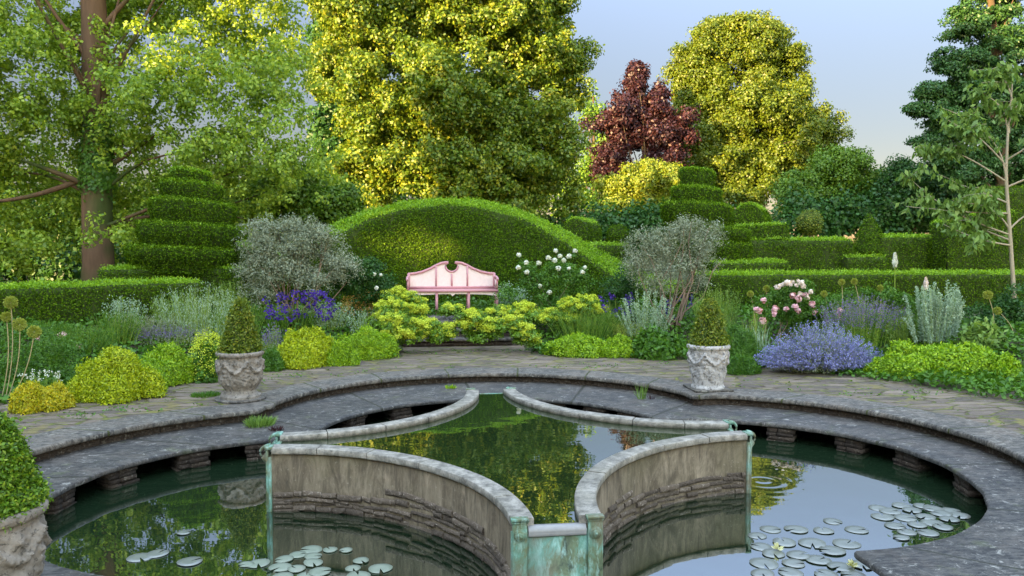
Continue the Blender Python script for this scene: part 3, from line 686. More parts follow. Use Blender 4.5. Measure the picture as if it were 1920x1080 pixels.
hedge_px(1870, 13.4, 2120, 13.0, (350, 345), 1.4, 'clipped_hedge', 'high dark hedge block at the right edge behind the young tree', dens=1200)
hedge_px(1060, 15.0, 1180, 15.0, (459, 459), 1.0, 'clipped_hedge', 'low clipped hedge showing behind the right end of the arched hedge', dens=1200, tipmat='yew_lit_tip')

def prism_top(outline, y, depth, name, label, cat='topiary', mat='yew', dens=1500, L=.05, W=.03, shear=(0, 0)):
    P = np.array([on_y(a, b_, y) for a, b_ in outline]); n = len(P)
    ks = np.linspace(0, 1, 8); D = np.array([shear[0], depth, shear[1]])
    c_ = MB(); c_.grid(np.stack([P + D*k for k in ks]), closev=True)
    for q in (P, P + D):
        mid = q.mean(0); c_.grid(np.stack([q + (mid - q)*k for k in np.linspace(0, 1, 6)]), closev=True)
    h = empty(name, (P[:, 0].mean(), y + depth/2, P[:, 2].min()), label, cat)
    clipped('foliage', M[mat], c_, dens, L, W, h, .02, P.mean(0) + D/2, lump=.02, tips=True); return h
def arch(px0, px1, pyt, pyb, n=10):
    c_ = (px0 + px1)/2; r = (px1 - px0)/2; a = np.linspace(PI, 0, n); ry = min(r, (pyb - pyt)*.7)
    return [(px0, pyb)] + [(c_ + r*math.cos(t_), pyt + ry - ry*math.sin(t_)) for t_ in a] + [(px1, pyb)]
prism_top(arch(1375, 1432, 382, 510), 14.6, 2.4, 'arched_topiary', 'barrel-topped yew block beside the stepped topiary on the right', shear=(1.3, .0), dens=1600)
prism_top([(1385, 424), (1478, 420), (1482, 510), (1385, 510)], 14.2, 1.2, 'topiary_block', 'square clipped block in front of the barrel-topped yew', dens=1600)
prism_top(arch(1055, 1100, 409, 470), 16.5, 2.0, 'arched_topiary', 'small barrel-topped yew peeping over the right slope of the arched hedge', shear=(.9, 0), dens=1300)
prism_top([(1775, 418), (1800, 404), (1905, 398), (1905, 520), (1775, 520)], 13.2, .7, 'topiary_block', 'dark raised hedge block behind the trunk of the young tree', dens=1500)
def ball_px(px, py, rpx, y, name, label, cat, mat='yew', stem=None, cone=False, dens=2200):
    c_ = on_y(px, py, y); r = rpx*px_size(y); h = empty(name, (c_[0], c_[1], .4), label, cat); m = MB()
    if cone: pr = [(max(.004, r*(1 - k)**.8), c_[2] - r*1.0 + k*r*2.5) for k in np.linspace(0, 1, 14)]; pr = [(.004, c_[2] - r)] + pr
    else: pr = [(max(.004, r*math.sin(a)), c_[2] - r*math.cos(a)) for a in np.linspace(0, PI, 14)]
    m.lathe(pr, (c_[0], c_[1], 0), 24); clipped('foliage', M[mat], m, dens, .05, .03, h, .02, c_, lump=.02)
    if stem: m = MB(); m.tube([(c_[0], c_[1], .35), (c_[0] + .02, c_[1], c_[2] - r*.8)], .05, 8); m.build('trunk', M['bark_brown'], h)
ball_px(1158, 442, 19, 16.0, 'ball_topiary', 'small round clipped yew ball beside the low hedge behind the arched hedge', 'topiary')
ball_px(1518, 418, 23, 15.6, 'ball_topiary', 'bronze-tinted clipped ball on a short stem above the right hedge', 'topiary', 'box', stem=1)
ball_px(1630, 445, 31, 14.4, 'cone_topiary', 'dark cone-shaped clipped tree on a short stem between the right hedges', 'topiary', 'yew', stem=1, cone=True)

def spiral(tiers, y, name, label, mat='yew', tilt=.22):
    """stepped spiral topiary: tiers = (px centre, half width px, py top, py bottom), each a drum whose rim winds round"""
    h = empty(name, (*xy(tiers[-1][0], y), .4), label, 'topiary')
    for i, (pc, hw, pt_, pb) in enumerate(tiers):
        c_ = on_y(pc, pt_, y); r = hw*px_size(y); zt = c_[2]; zb_ = on_y(pc, pb, y)[2]; th = np.linspace(0, 2*PI, 40, endpoint=False)
        dz = tilt*(zt - zb_)*.5*np.cos(th + 2.6)           # winding: one side of each tier rides higher
        rr_ = r*(1 + .0*th); prof = [(0.01, 0), (.5, 0), (.92, 0), (1, -.03), (1.0, -.35), (.99, -.7), (.97, -1), (.5, -1), (.01, -1)]
        G = np.stack([np.stack([c_[0] + rr_*k*np.cos(th), y + rr_*k*np.sin(th), zt + f_*(zt - zb_) + dz*(1 if k > .4 else .3)], 1) for k, f_ in prof])
        G[5:8, :, :2] = c_[:2] + (G[5:8, :, :2] - c_[:2])*.91
        m = MB(); m.grid(G, closev=True); q = clipped('tier', M[mat], m, 2600, .045, .026, h, .02, (c_[0], y, (zt + zb_)/2), lump=.02, up=.2)
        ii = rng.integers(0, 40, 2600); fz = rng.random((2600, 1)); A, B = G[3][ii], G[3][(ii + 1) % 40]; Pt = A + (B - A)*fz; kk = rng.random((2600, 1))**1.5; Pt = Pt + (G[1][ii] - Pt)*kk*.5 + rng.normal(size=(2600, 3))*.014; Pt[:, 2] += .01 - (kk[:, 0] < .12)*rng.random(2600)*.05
        m = MB(); a, b_ = leafset(Pt, np.tile([0, 0, .4], (2600, 1)), .05, .028, k=1., droop=-.9); m.quads(a, b_); m.build('lit_new_growth', M['yew_lit_tip'], q)  # rim leaves made bright: light on the tier edges put in colour
spiral([(358, 32, 322, 352), (360, 51, 346, 392), (362, 70, 380, 440), (362, 91, 424, 478), (356, 104, 466, 512)], 11.4,
       'stepped_topiary', 'dark yew clipped into a winding stepped spiral on the left of the garden')
spiral([(1307, 32, 322, 364), (1306, 47, 356, 402), (1306, 66, 386, 432), (1330, 74, 430, 470), (1332, 76, 455, 505)], 12.4,
       'stepped_topiary', 'yew clipped into a stepped spiral behind the silver shrub on the right')

# ------------------------------------------------------------------ trees
def limb(m, a, b, r0, r1, bend=.15, seg=7, n=7):
    a, b = np.asarray(a, float), np.asarray(b, float); t = np.linspace(0, 1, n)[:, None]; d = np.linalg.norm(b - a)
    off = unit(rng.normal(size=3)) * bend*d; P = a + (b - a)*t + off*np.sin(PI*t) + np.array([0, 0, 1])*bend*.6*d*np.sin(PI*t)*.5
    m.tube(P, np.linspace(r0, r1, n), seg, cap=False); return P
def crown_pts(masses, K, rc, per, flat_=.7, shell=.45, r=None):
    """leaf positions: masses -> clusters near their shells -> leaves near each cluster's shell"""
    r = r or rng; P = []; N = []; C = []
    vol = np.array([(a[1][0]*a[1][1]*a[1][2])**(2/3) for a in masses]); nk = np.maximum(3, (K*vol/vol.sum()).astype(int))
    for (c, rad), k in zip(masses, nk):
        d = unit(r.normal(size=(k, 3))); q = r.random((k, 1))**shell; cc = np.asarray(c) + d*q*np.asarray(rad)
        C.append(cc)
        s = rc*r.uniform(.55, 1.35, (k, 1)); n = np.maximum(4, (per*(s[:, 0]/rc)**2).astype(int)); i = np.repeat(np.arange(k), n)
        e = unit(r.normal(size=(len(i), 3))); e[:, 2] = e[:, 2]*flat_ ; rad_ = r.random((len(i), 1))**.45
        off = e*rad_*s[i]*np.array([1, 1, 1.]); P.append(cc[i] + off); N.append(unit(e + .35*d[i] + np.array([0, 0, .35])))
    return np.vstack(P), np.vstack(N), np.vstack(C)
def tree(name, label, base, masses_px, ydef, leafm, barkm, K, rc, per, L, W, tr, top=None, flat_=.7, group=None, cat='tree', nlimb=22, shell=.45, droop=.3, keep=None, trunk_pts=None, sub=0):
    ms = []
    for q in masses_px:
        px, py, rx, rz = q[:4]; yy = ydef + (q[4] if len(q) > 4 else 0); s = px_size(yy); c = on_y(px, py, yy)
        ms.append((c, (rx*s, (q[5] if len(q) > 5 else min(rx, rz*1.2))*s, rz*s)))
    if sub:
        m2 = []
        for c, r_ in ms:
            for _ in range(sub):
                d = unit(rng.normal(size=3)); q = rng.random()**.5; k_ = rng.uniform(.24, .46); m2.append((np.asarray(c) + d*q*.9*np.asarray(r_), tuple(np.asarray(r_)*k_*np.array([1, 1, .8]))))
        ms2 = m2
    else: ms2 = ms
    P, N, C = crown_pts(ms2, K, rc, per, flat_, shell)
    if keep is not None: kk = keep(P); P, N = P[kk], N[kk]
    h = empty(name, base, label, cat, group)
    m = MB(); a, b_ = leafset(P, N, L, W, k=.75, droop=droop); m.quads(a, b_); m.build('crown', M[leafm], h)
    m = MB(); topz = max(c[2] + r_[2]*.5 for c, r_ in ms); cx = np.mean([c[0] for c, _ in ms]); cy = np.mean([c[1] for c, _ in ms])
    tp = trunk_pts if trunk_pts is not None else [base, (base[0] + (cx - base[0])*.1, base[1], base[2] + (topz - base[2])*.3), (base[0] + (cx - base[0])*.5, base[1] + (cy - base[1])*.5, base[2] + (topz - base[2])*.65), (cx, cy, topz)]
    tp = np.array(tp, float); t = np.linspace(0, len(tp) - 1, 16); tpi = np.stack([np.interp(t, range(len(tp)), tp[:, k]) for k in range(3)], 1)
    rad = tr*np.linspace(1, .12 if trunk_pts is None else .55, 16)**.8; rad[0] *= 1.25; m.tube(tpi, rad, 12)
    for c in C[rng.choice(len(C), min(nlimb, len(C)), replace=False)]:
        z = base[2] + (c[2] - base[2])*rng.uniform(.35, .8); z = min(max(z, tpi[2, 2]), tpi[-2, 2]); i = np.argmin(abs(tpi[:, 2] - z)); limb(m, tpi[i], c, min(.06 if trunk_pts is not None else .10, rad[i]*.3), .008, .1)
    m.build('trunk', M[barkm], h, smooth=True)
    return h
G_ = .5
def gp(px, y): q = xy(px, y); return (q[0], q[1], G_)

# big golden-green maple in the middle
tree('maple_tree', 'huge maple with golden evening light filling the middle of the picture', gp(850, 34),
     [(700, 60, 110, 120, -1), (860, 20, 160, 130, 0), (1000, 80, 110, 110, 1), (690, 200, 90, 90, -2), (830, 180, 120, 110, -3), (980, 220, 120, 110, -1),
      (1060, 140, 60, 90, 1), (700, 310, 75, 85, -2), (800, 320, 100, 90, -3), (920, 340, 120, 90, -3), (1020, 320, 80, 95, -1), (860, -120, 190, 120, 0), (860, -250, 130, 110, 0), (620, 130, 40, 70, 3),
      (1040, -20, 60, 70, 1), (640, 20, 60, 70, 1), (900, 260, 130, 120, 1), (770, 250, 110, 130, 2)],
     34, 'maple', 'bark_dark', 6500, .46, 80, .18, .13, .55, flat_=.75, sub=34)
# dark tree peeping between the plane and the maple
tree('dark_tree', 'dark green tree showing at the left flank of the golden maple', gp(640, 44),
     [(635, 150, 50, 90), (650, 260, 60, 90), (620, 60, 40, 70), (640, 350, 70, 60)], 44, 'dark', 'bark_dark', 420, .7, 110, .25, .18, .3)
# plane tree on the left
px_t = [(185, 535), (183, 420), (181, 300), (180, 180), (178, 60), (172, -60), (160, -220), (150, -380)]
yt = 16.0; tp = [on_y(a, b_, yt) for a, b_ in px_t]; tp[0][2] = .4
plane = tree('plane_tree', 'tall plane tree with a thick reddish trunk and open leafy crown on the left', (tp[0][0], yt, .4),
     [(x_ + 30*math.sin(x_*7 + z_), z_ + 25*math.cos(x_*3 + z_), 105, 84, 1.6*math.sin(x_ + z_*2) + (1.5 if abs(x_ - 180) < 70 and z_ < 420 else 0), 95) for x_ in range(-130, 600, 82) for z_ in range(-360, 450, 78) if not (x_ > 480 and z_ > 400)] + [(60, 470, 90, 35, -1), (220, 440, 90, 40, -2), (150, -430, 160, 80)],
     yt, 'plane', 'bark', 4500, .27, 46, .11, .085, .42, flat_=.8, nlimb=20, trunk_pts=tp, shell=.6)
# ivy and low limbs on the plane trunk
m = MB(); q = np.array([on_y(a, b_, yt - .0) for a, b_ in ((185, 350), (183, 300), (182, 250), (178, 170))]); t_ = rng.random(3600); ii = t_*3
P = np.stack([np.interp(ii, range(4), q[:, k]) for k in range(3)], 1); an = rng.uniform(PI, 2*PI, 3600); rad = .40*(1 - .35*t_) + rng.random(3600)*.1
P = P + np.stack([np.cos(an)*rad, np.sin(an)*rad, rng.normal(size=3600)*.2], 1); keep = rng.random(3600) < (1.1 - t_)
a, b_ = leafset(P[keep], np.stack([np.cos(an), np.sin(an), an*0], 1)[keep], .10, .08, k=.6); m.quads(a, b_); m.build('ivy', M['green'], plane)
m = MB()
for (a, b_) in (((172, 350), (40, 300)), ((190, 320), (290, 255)), ((185, 250), (240, 60)), ((170, 330), (-60, 380)), ((175, 120), (60, -40)), ((185, 60), (300, -60))):
    limb(m, on_y(a[0], a[1], yt), on_y(b_[0], b_[1], yt - .6), .085, .03, .10, 8, 9)
m.build('bough', M['bark'], plane, smooth=True)
tree('leafy_tree', 'mid green leafy tree between the plane tree and the silver shrub', gp(520, 20), [(460, 400, 60, 50), (540, 350, 70, 60), (600, 390, 60, 45), (640, 370, 40, 30), (520, 440, 90, 40), (640, 430, 50, 40), (400, 450, 80, 60)], 19, 'far', 'bark_dark', 460, .4, 90, .12, .085, .2)
# dark undergrowth behind the left hedge
def thicket(pts, y, name, label, mat, n, rc, L, W):
    ms = [(on_y(a, b_, y + dy), (rx*px_size(y), rx*px_size(y)*.7, rz*px_size(y))) for a, b_, rx, rz, dy in pts]
    P, N, C = crown_pts(ms, n, rc, 80, .8, .5); h = empty(name, (*C.mean(0)[:2], .4), label, 'shrubs'); h['kind'] = 'stuff'
    m = MB(); a, b_ = leafset(P, N, L, W, k=.8); m.quads(a, b_); o = m.build('foliage', M[mat], h); return h
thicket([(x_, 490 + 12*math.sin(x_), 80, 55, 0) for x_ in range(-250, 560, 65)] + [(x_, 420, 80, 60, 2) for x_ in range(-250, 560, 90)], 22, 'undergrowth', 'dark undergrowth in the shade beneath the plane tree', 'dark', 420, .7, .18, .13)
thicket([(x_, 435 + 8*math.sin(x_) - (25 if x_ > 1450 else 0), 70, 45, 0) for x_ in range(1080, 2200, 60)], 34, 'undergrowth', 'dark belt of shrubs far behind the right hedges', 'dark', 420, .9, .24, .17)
thicket([(x_, 400 + 10*math.sin(x_), 90, 70, 0) for x_ in range(-300, 1100, 80)], 50, 'undergrowth', 'distant belt of shrubs behind the maple and plane trees', 'far', 420, 1.2, .3, .2)
# right hand trees
tree('rounded_tree', 'large rounded golden-green tree against the sky right of centre', gp(1390, 72),
     [(1400, 90, 90, 60), (1320, 110, 50, 60), (1460, 110, 50, 50), (1300, 180, 45, 50), (1400, 190, 100, 80, -2), (1340, 270, 70, 70, -2), (1460, 270, 90, 70, -2), (1525, 240, 55, 45), (1400, 340, 110, 60, -3), (1510, 320, 70, 60), (1480, 180, 50, 50), (1380, 70, 50, 35), (1285, 150, 35, 60), (1295, 235, 45, 60), (1310, 330, 60, 60), (1545, 290, 45, 50), (1570, 350, 55, 55), (1350, 62, 50, 30), (1440, 62, 45, 28)],
     72, 'oak', 'bark_dark', 5000, .72, 70, .27, .19, .8, flat_=.85, sub=40)
tree('copper_beech', 'copper beech with dark reddish purple leaves beside the golden maple', gp(1210, 66),
     [(1190, 195, 50, 45), (1145, 235, 48, 45), (1210, 255, 80, 50), (1265, 240, 45, 55), (1190, 135, 10, 18), (1235, 180, 16, 20), (1150, 300, 55, 50), (1240, 310, 60, 45), (1195, 150, 18, 30), (1230, 200, 30, 35)], 66, 'copper_leaf', 'bark_dark', 900, .65, 50, .3, .2, .4, flat_=.8, sub=24)
tree('distant_tree', 'olive-green treetop between the maple and the copper beech', gp(1115, 80), [(1115, 210, 35, 60), (1120, 300, 40, 60), (1100, 350, 60, 40)], 80, 'far', 'bark_dark', 70, 1.2, 90, .36, .26, .4)
tree('golden_shrub_tree', 'bushy small tree with sunlit yellow top below the copper beech', gp(1200, 58),
     [(1215, 325, 60, 30), (1160, 345, 40, 30), (1255, 345, 35, 35), (1200, 375, 80, 40), (1190, 410, 70, 30)], 58, 'gold_tree', 'bark_dark', 620, .7, 100, .24, .15, .3, flat_=.9, sub=12)
tree('small_tree', 'olive green small tree right of the rounded golden tree', gp(1560, 36),
     [(1500, 370, 50, 60), (1560, 320, 50, 50), (1600, 320, 40, 40), (1630, 350, 30, 50), (1560, 390, 70, 50)], 36, 'far', 'bark_dark', 420, .55, 100, .17, .11, .25, flat_=.8)
tree('small_tree', 'dark green small tree left of the tall blue-green tree', gp(1690, 34), [(1700, 340, 50, 45), (1670, 390, 50, 50), (1740, 390, 50, 50), (1780, 350, 50, 50)], 34, 'dark', 'bark_dark', 340, .55, 100, .16, .1, .25)
tree('tall_tree', 'tall dark blue-green tree cut off by the top right corner', gp(1880, 28),
     [(1870, 60, 60, 60), (1850, 150, 80, 70), (1900, 250, 110, 80), (1780, 240, 45, 35), (1735, 265, 30, 14), (1745, 170, 30, 16), (1790, 120, 40, 40), (1900, -40, 70, 90), (1960, 120, 90, 100), (1820, 310, 80, 50), (1960, 340, 120, 80), (1900, -160, 60, 70), (1720, 205, 22, 10), (1815, 40, 40, 45), (1800, 175, 55, 45), (1770, 215, 50, 35), (1840, -40, 50, 50), (1760, 290, 60, 30)],
     28, 'conifer', 'bark_dark', 2900, .34, 70, .14, .09, .35, flat_=.5, sub=26)

# young tree at the right edge with long drooping leaves
def young():
    y = 5.6; base = on_y(1906, 650, y); h = empty('young_tree', (base[0], y, .05), 'slender young tree with pale stem and drooping leaves at the right edge', 'tree')
    s = px_size(y); m = MB(); tr_ = [on_y(a, b_, y) for a, b_ in ((1908, 665), (1902, 560), (1893, 430), (1886, 330), (1890, 240), (1896, 190), (1898, 150))]
    t = np.linspace(0, 6, 24); tp = np.stack([np.interp(t, range(7), np.array(tr_)[:, k]) for k in range(3)], 1); m.tube(tp, np.linspace(.042, .010, 24), 8)
    tips = []
    for a, b_, c_, d_ in ((1893, 440, 1740, 330), (1893, 430, 1790, 380), (1890, 400, 1725, 385), (1886, 340, 1770, 270), (1886, 330, 1830, 215), (1888, 300, 1960, 230), (1893, 430, 1990, 380), (1886, 310, 1790, 235),
                          (1888, 380, 1830, 340), (1890, 250, 1850, 170), (1892, 250, 1950, 170), (1893, 450, 1830, 400), (1898, 190, 1860, 130), (1890, 350, 2000, 300), (1895, 460, 1760, 420)):
        dy = rng.uniform(-.7, .7); e = on_y(c_, d_, y); e[1] += dy; P = limb(m, on_y(a, b_, y), e, .018, .005, .12, 5, 8)
        for k in range(5):
            q = P[rng.integers(3, 8)]; e2 = q + np.array([rng.normal()*.25, rng.normal()*.25, rng.uniform(-.1, .22)]); P2 = limb(m, q, e2, .006, .003, .1, 4, 5); tips.append(P2)
        tips.append(P[4:])
    m.build('trunk', M['bark_pale'], h, smooth=True)
    Pp = np.vstack([t_[rng.integers(0, len(t_), 38)] for t_ in tips]) + rng.normal(size=(len(tips)*38, 3))*.05
    n = len(Pp); d = unit(np.stack([rng.normal(size=n)*.5, rng.normal(size=n)*.5, -np.abs(rng.normal(size=n)) - .25], 1)); w = unit(np.cross(d, rng.normal(size=(n, 3))))
    L = rng.uniform(.09, .18, (n, 1)); W = L*.22; nn = np.cross(d, w)
    V = np.stack([Pp, Pp + d*L*.4 + w*W + nn*.01, Pp + d*L + nn*-.02, Pp + d*L*.4 - w*W + nn*.01], 1).reshape(-1, 3)
    m = MB(); m.quads(V, np.arange(4*n).reshape(-1, 4)); m.build('crown', M['young'], h)
young()

# ------------------------------------------------------------------ border plants
def dome(c, rx, ry, h, n, L, W, lumps=.12, k=.8, r=None):
    r = r or rng; lumps = lumps*1.5; d = unit(r.normal(size=(n, 3))); d[:, 2] = np.abs(d[:, 2]); R3 = np.array([rx, ry, h])
    kc = unit(r.normal(size=(26, 3)) + np.array([0, 0, .4])); ks = r.uniform(.75, 1.25, 26); dd = np.arccos(np.clip(d @ kc.T, -1, 1))/ks; near = dd.min(1)
    f = 1 + (lumps*1.6*(.42 - near) + lumps*.5*sn(d*3 + c, 2.2, 3))[:, None] - r.random((n, 1))**2*.25
    P = np.asarray(c) + d*R3*f
    a, b_ = leafset(P, unit(d/R3*rx), L, W, k=k, up=.35, droop=-.3); j = r.random(n) < .3; a2, _ = leafset(P[j] + d[j]*L*.4, unit(r.normal(size=(j.sum(), 3))), L*1.3, W*.8, k=.3, droop=-1.2); V = np.vstack([a, a2]); return V, np.arange(len(V)).reshape(-1, 4)
def core(c, rx, ry, h, k=.74):
    th = np.linspace(0, 2*PI, 20, endpoint=False); a = np.linspace(0, PI/2, 6)
    return np.stack([np.stack([c[0] + rx*k*math.cos(q)*np.cos(th), c[1] + ry*k*math.cos(q)*np.sin(th), np.full(20, c[2] + h*k*math.sin(q))], 1) for q in a])
def place(px, py, z=None):
    """foot of a plant whose base is seen at pixel px, py"""
    d = ray(px, py); d = d/np.linalg.norm(d); t = 4.0
    while t < 60:
        p = CAM + d*t
        if p[2] <= ground_z(p[0], p[1]): break
        t += .02
    return p
def mound(px, py, wpx, hpx, mat, label, name='leafy_mound', cat='plant', L=.035, W=.022, n=None, lumps=.12, group=None, flowers=None, seedy=.8, dy=0):
    c = place(px, py); c = c + np.array([0, dy, 0]); s = px_size(c[1]); rx = wpx/2*s; h = hpx*s*1.05; ry = max(rx*.5, min(rx*.75, .6))
    c = c + np.array([0, ry*.8, 0]); c[2] = ground_z(c[0], c[1]) - .02
    o = empty(name, c, label, cat, group); m = MB(); subs = [(rng.uniform(-.15, .15), 0, .60, .84)]
    for i in range(14):
        a_ = i*2*PI/14 + rng.uniform(-.4, .4); q_ = rng.uniform(.25, .80); subs.append((math.cos(a_)*q_, math.sin(a_)*q_, rng.uniform(.20, .42), (1 - .72*q_*q_)*rng.uniform(.62, .88)))
    for sx_, sy_, sr_, sh_ in subs:
        c2 = c + np.array([sx_*rx, sy_*ry, 0]); r2x, r2y, h2 = rx*sr_, max(ry*sr_, .08), h*sh_*(1 + .04*rng.normal()); m.grid(core(c2, r2x, r2y, h2, .7), closev=True)
        a, b_ = dome(c2, r2x, r2y, h2, int(2*PI*r2x*h2*1.3/(L*W)*2.6), L, W, lumps); m.quads(a, b_)
    m.build('foliage', M[mat], o)
    if flowers:
        fm, fn, fl, rise = flowers; fn = int(fn*2.4); d = unit(rng.normal(size=(fn, 3))); d[:, 2] = np.abs(d[:, 2])*.9 + .1; kc = unit(rng.normal(size=(14, 3)) + np.array([0, 0, .5])); nd = np.arccos(np.clip(d @ kc.T, -1, 1)).min(1); cl = np.repeat(c + d*np.array([rx, ry, h])*(1.05 + .35*(.4 - nd)[:, None] + rise*rng.random((fn, 1))), 9, 0) + rng.normal(size=(fn*9, 3))*fl*1.3
        m = MB(); a, b_ = leafset(cl, unit(rng.normal(size=cl.shape) + np.array([0, 0, 1.])), fl, fl*.8, k=.8); m.quads(a, b_); q = m.build('blossom', M[fm], o); q['kind'] = 'stuff'
    return o
def spray(px, py, wpx, hpx, nst, stemm, label, name, cat='plant', leafm=None, L=.04, W=.012, per=14, f0=.1, f1=.8, flm=None, fL=.02, fper=16, g0=.65, spread=.35, up=.6, sw=.004, group=None, ryk=.5, hvar=.35, jit=.02, fall=.25):
    c = place(px, py); s = px_size(c[1]); rx = wpx/2*s; h = hpx*s; ry = max(.12, rx*ryk); c = c + np.array([0, ry*.6, 0]); c[2] = ground_z(c[0], c[1])
    o = empty(name, c, label, cat, group)
    a = rng.uniform(0, 2*PI, nst); q = rng.random(nst)**.5; out = np.stack([np.cos(a)*q, np.sin(a)*q, a*0], 1); B = c + out*np.array([rx, ry, 0])*(1 - spread)
    hh = h*(1 - hvar*rng.random(nst)**1.5)*(1 - fall*q*q); Tp = B + out*np.array([rx, ry, 0])*spread + np.stack([rng.normal(size=nst)*.03, rng.normal(size=nst)*.03, hh], 1)
    def at(t): return B[:, None] + (Tp - B)[:, None]*np.stack([t**1.3, t**1.3, t], -1)
    # stems: thin 2 sided ribbons
    ts = np.linspace(0, 1, 5)[None].repeat(nst, 0); C = at(ts); sd = unit(np.stack([-np.sin(a), np.cos(a), a*0], 1))
    sd2 = np.where(rng.random((nst, 1)) < .5, sd, np.array([1., 0, 0])); wv = sw*np.linspace(1, .35, 5)[None, :, None]
    Lf, Rt = C + sd2[:, None]*wv, C - sd2[:, None]*wv; V = np.stack([Lf, Rt], 2).reshape(nst, 10, 3); I = np.arange(nst)[:, None]*10
    m = MB(); qd = np.stack([np.stack([I[:, 0] + 2*k, I[:, 0] + 2*k + 1, I[:, 0] + 2*k + 3, I[:, 0] + 2*k + 2], 1) for k in range(4)], 1).reshape(-1, 4); m.quads(V.reshape(-1, 3), qd)
    m.build('stem', M[stemm], o)['kind'] = 'stuff'
    def fur(mat, L_, W_, per_, a0, a1, nm, upk, kk):
        t = rng.uniform(a0, a1, (nst, per_)); P = at(t).reshape(-1, 3); n = len(P); d = unit(rng.normal(size=(n, 3)) + np.array([0, 0, upk*1.6])); P = P + rng.normal(size=(n, 3))*kk
        w = unit(np.cross(d, rng.normal(size=(n, 3)))); l = L_*rng.uniform(.6, 1.2, (n, 1)); ww = W_*.5
        V = np.stack([P, P + d*l*.5 + w*ww, P + d*l, P + d*l*.5 - w*ww], 1).reshape(-1, 3); m = MB(); m.quads(V, np.arange(4*n).reshape(-1, 4)); m.build(nm, M[mat], o)['kind'] = 'stuff'
    if leafm: fur(leafm, L, W, per, f0, f1, 'foliage', up, jit)
    if flm: fur(flm, fL, fL*.75, fper, g0, 1.0, 'blossom', .3, .008)
    return o
def flower_mesh(name, r, n=46, mat='pink'):
    d = unit(rng.normal(size=(n, 3)) + np.array([0, 0, .35])); rad = r*rng.uniform(.45, .95, (n, 1)); m = MB(); a, b_ = leafset(d*rad - d*0, d, r*.95, r*1.0, k=.45); a = a.reshape(-1, 4, 3); a = a - (a[:, 2:3] - a[:, 0:1])*.5
    m.quads(a.reshape(-1, 3), b_); o = m.build(name, M[mat]); me = o.data; bpy.data.objects.remove(o); return me
FM = {}
def heads(parent, pts, y, r, mat, name='flower', mr=None):
    key = (mat, round(r, 3))
    if key not in FM: FM[key] = flower_mesh(name, r, mat=mat)
    for a, b_ in pts:
        q = on_y(a, b_, y + rng.uniform(-.12, .12)); o = bpy.data.objects.new(name, FM[key]); col.objects.link(o); o.parent = parent; o.location = Vector(q) - parent.location
        o.rotation_euler = (rng.uniform(0, .6), rng.uniform(-.4, .4), rng.uniform(0, 6)); k = rng.uniform(.8, 1.15); o.scale = (k, k, k*.9)
def bush(px, py, masses, label, name, cat='shrub', mat='green', K=60, rc=.14, per=60, L=.05, W=.035, stems=0, sm='bark_brown', dy=0, shell=.5, flat_=.8, y0=None):
    c = place(px, py) + np.array([0, dy, 0])
    if y0: c = on_y(px, py, y0)
    y = c[1]; s = px_size(y); ms = [(on_y(a, b_, y + (q[0] if q else 0)), (rx*s, rx*s*.8, rz*s)) for a, b_, rx, rz, *q in masses]
    P, N, C = crown_pts(ms, K, rc, per, flat_, shell); c[2] = ground_z(c[0], y); o = empty(name, c, label, cat); m = MB(); a, b_ = leafset(P, N, L, W, k=.8, droop=-.2); m.quads(a, b_); m.build('foliage', M[mat], o)
    if stems:
        m = MB()
        for i in range(stems):
            e = C[rng.integers(len(C))]; b0 = c + np.array([rng.normal()*.16, rng.normal()*.1, -.03]); mid = b0*.45 + e*.55; mid[2] = (b0[2] + e[2])*.5 - .05
            f9 = .4 if name == 'rose_bush' else 1.0; m.tube(np.array([b0, b0*.6 + mid*.4 + rng.normal(size=3)*.03, mid + rng.normal(size=3)*.07, mid*.4 + e*.6 + rng.normal(size=3)*.05, e]), np.array([.021, .017, .013, .009, .004])*f9, 6, cap=False)
        m.build('branch', M[sm], o, smooth=True)
    return o, y
AL = 'lime-flowered lady mantles and spurge round the back path'
# --- left border, from the left edge inwards
mound(45, 772, 90, 55, 'gold', 'small golden yellow feathery plant at the left end of the border', L=.03, W=.018, dy=.0)
mound(95, 765, 70, 45, 'gold', 'amber-yellow low plant at the path edge beside the lime mound', L=.03, W=.018)
spray(75, 745, 70, 50, 40, 'stem', 'small white daisy-like flowers above the golden plants on the left', 'white_flower', leafm='green', flm='white', fL=.02, fper=6, g0=.93, per=8, up=.2)
mound(198, 752, 155, 98, 'lime', 'big bright lime-yellow mound at the path edge on the left', L=.032, W=.02)
mound(300, 722, 135, 78, 'lime_green', 'soft lime-green mound just right of the big lime-yellow mound', L=.032, W=.02, dy=.1)
mound(240, 712, 60, 40, 'lime', 'small lime tuft between the two lime mounds left of the urn', L=.03, W=.018)
mound(386, 714, 66, 70, 'green', 'leafy plant with pale yellow flower clusters left of the urn', L=.07, W=.06, flowers=('froth', 120, .022, .1), group=AL)
bush(60, 735, [(40, 650, 60, 45), (110, 660, 60, 45), (20, 700, 50, 40), (120, 700, 50, 40)], 'dark feathery rose bush at the left end of the border', 'rose_bush', mat='green', K=110, rc=.12, per=80, L=.035, W=.016, dy=.5)
rb, yy = bush(110, 700, [(100, 665, 45, 30)], 'low rose bush bearing four pale pink roses near the left edge', 'rose_bush', mat='green', K=30, rc=.12, per=60, L=.045, W=.03, stems=3, dy=.4)
heads(rb, [(72, 635), (98, 650), (148, 650), (118, 627), (112, 630)], yy - .1, .05, 'pink', 'rose_flower')
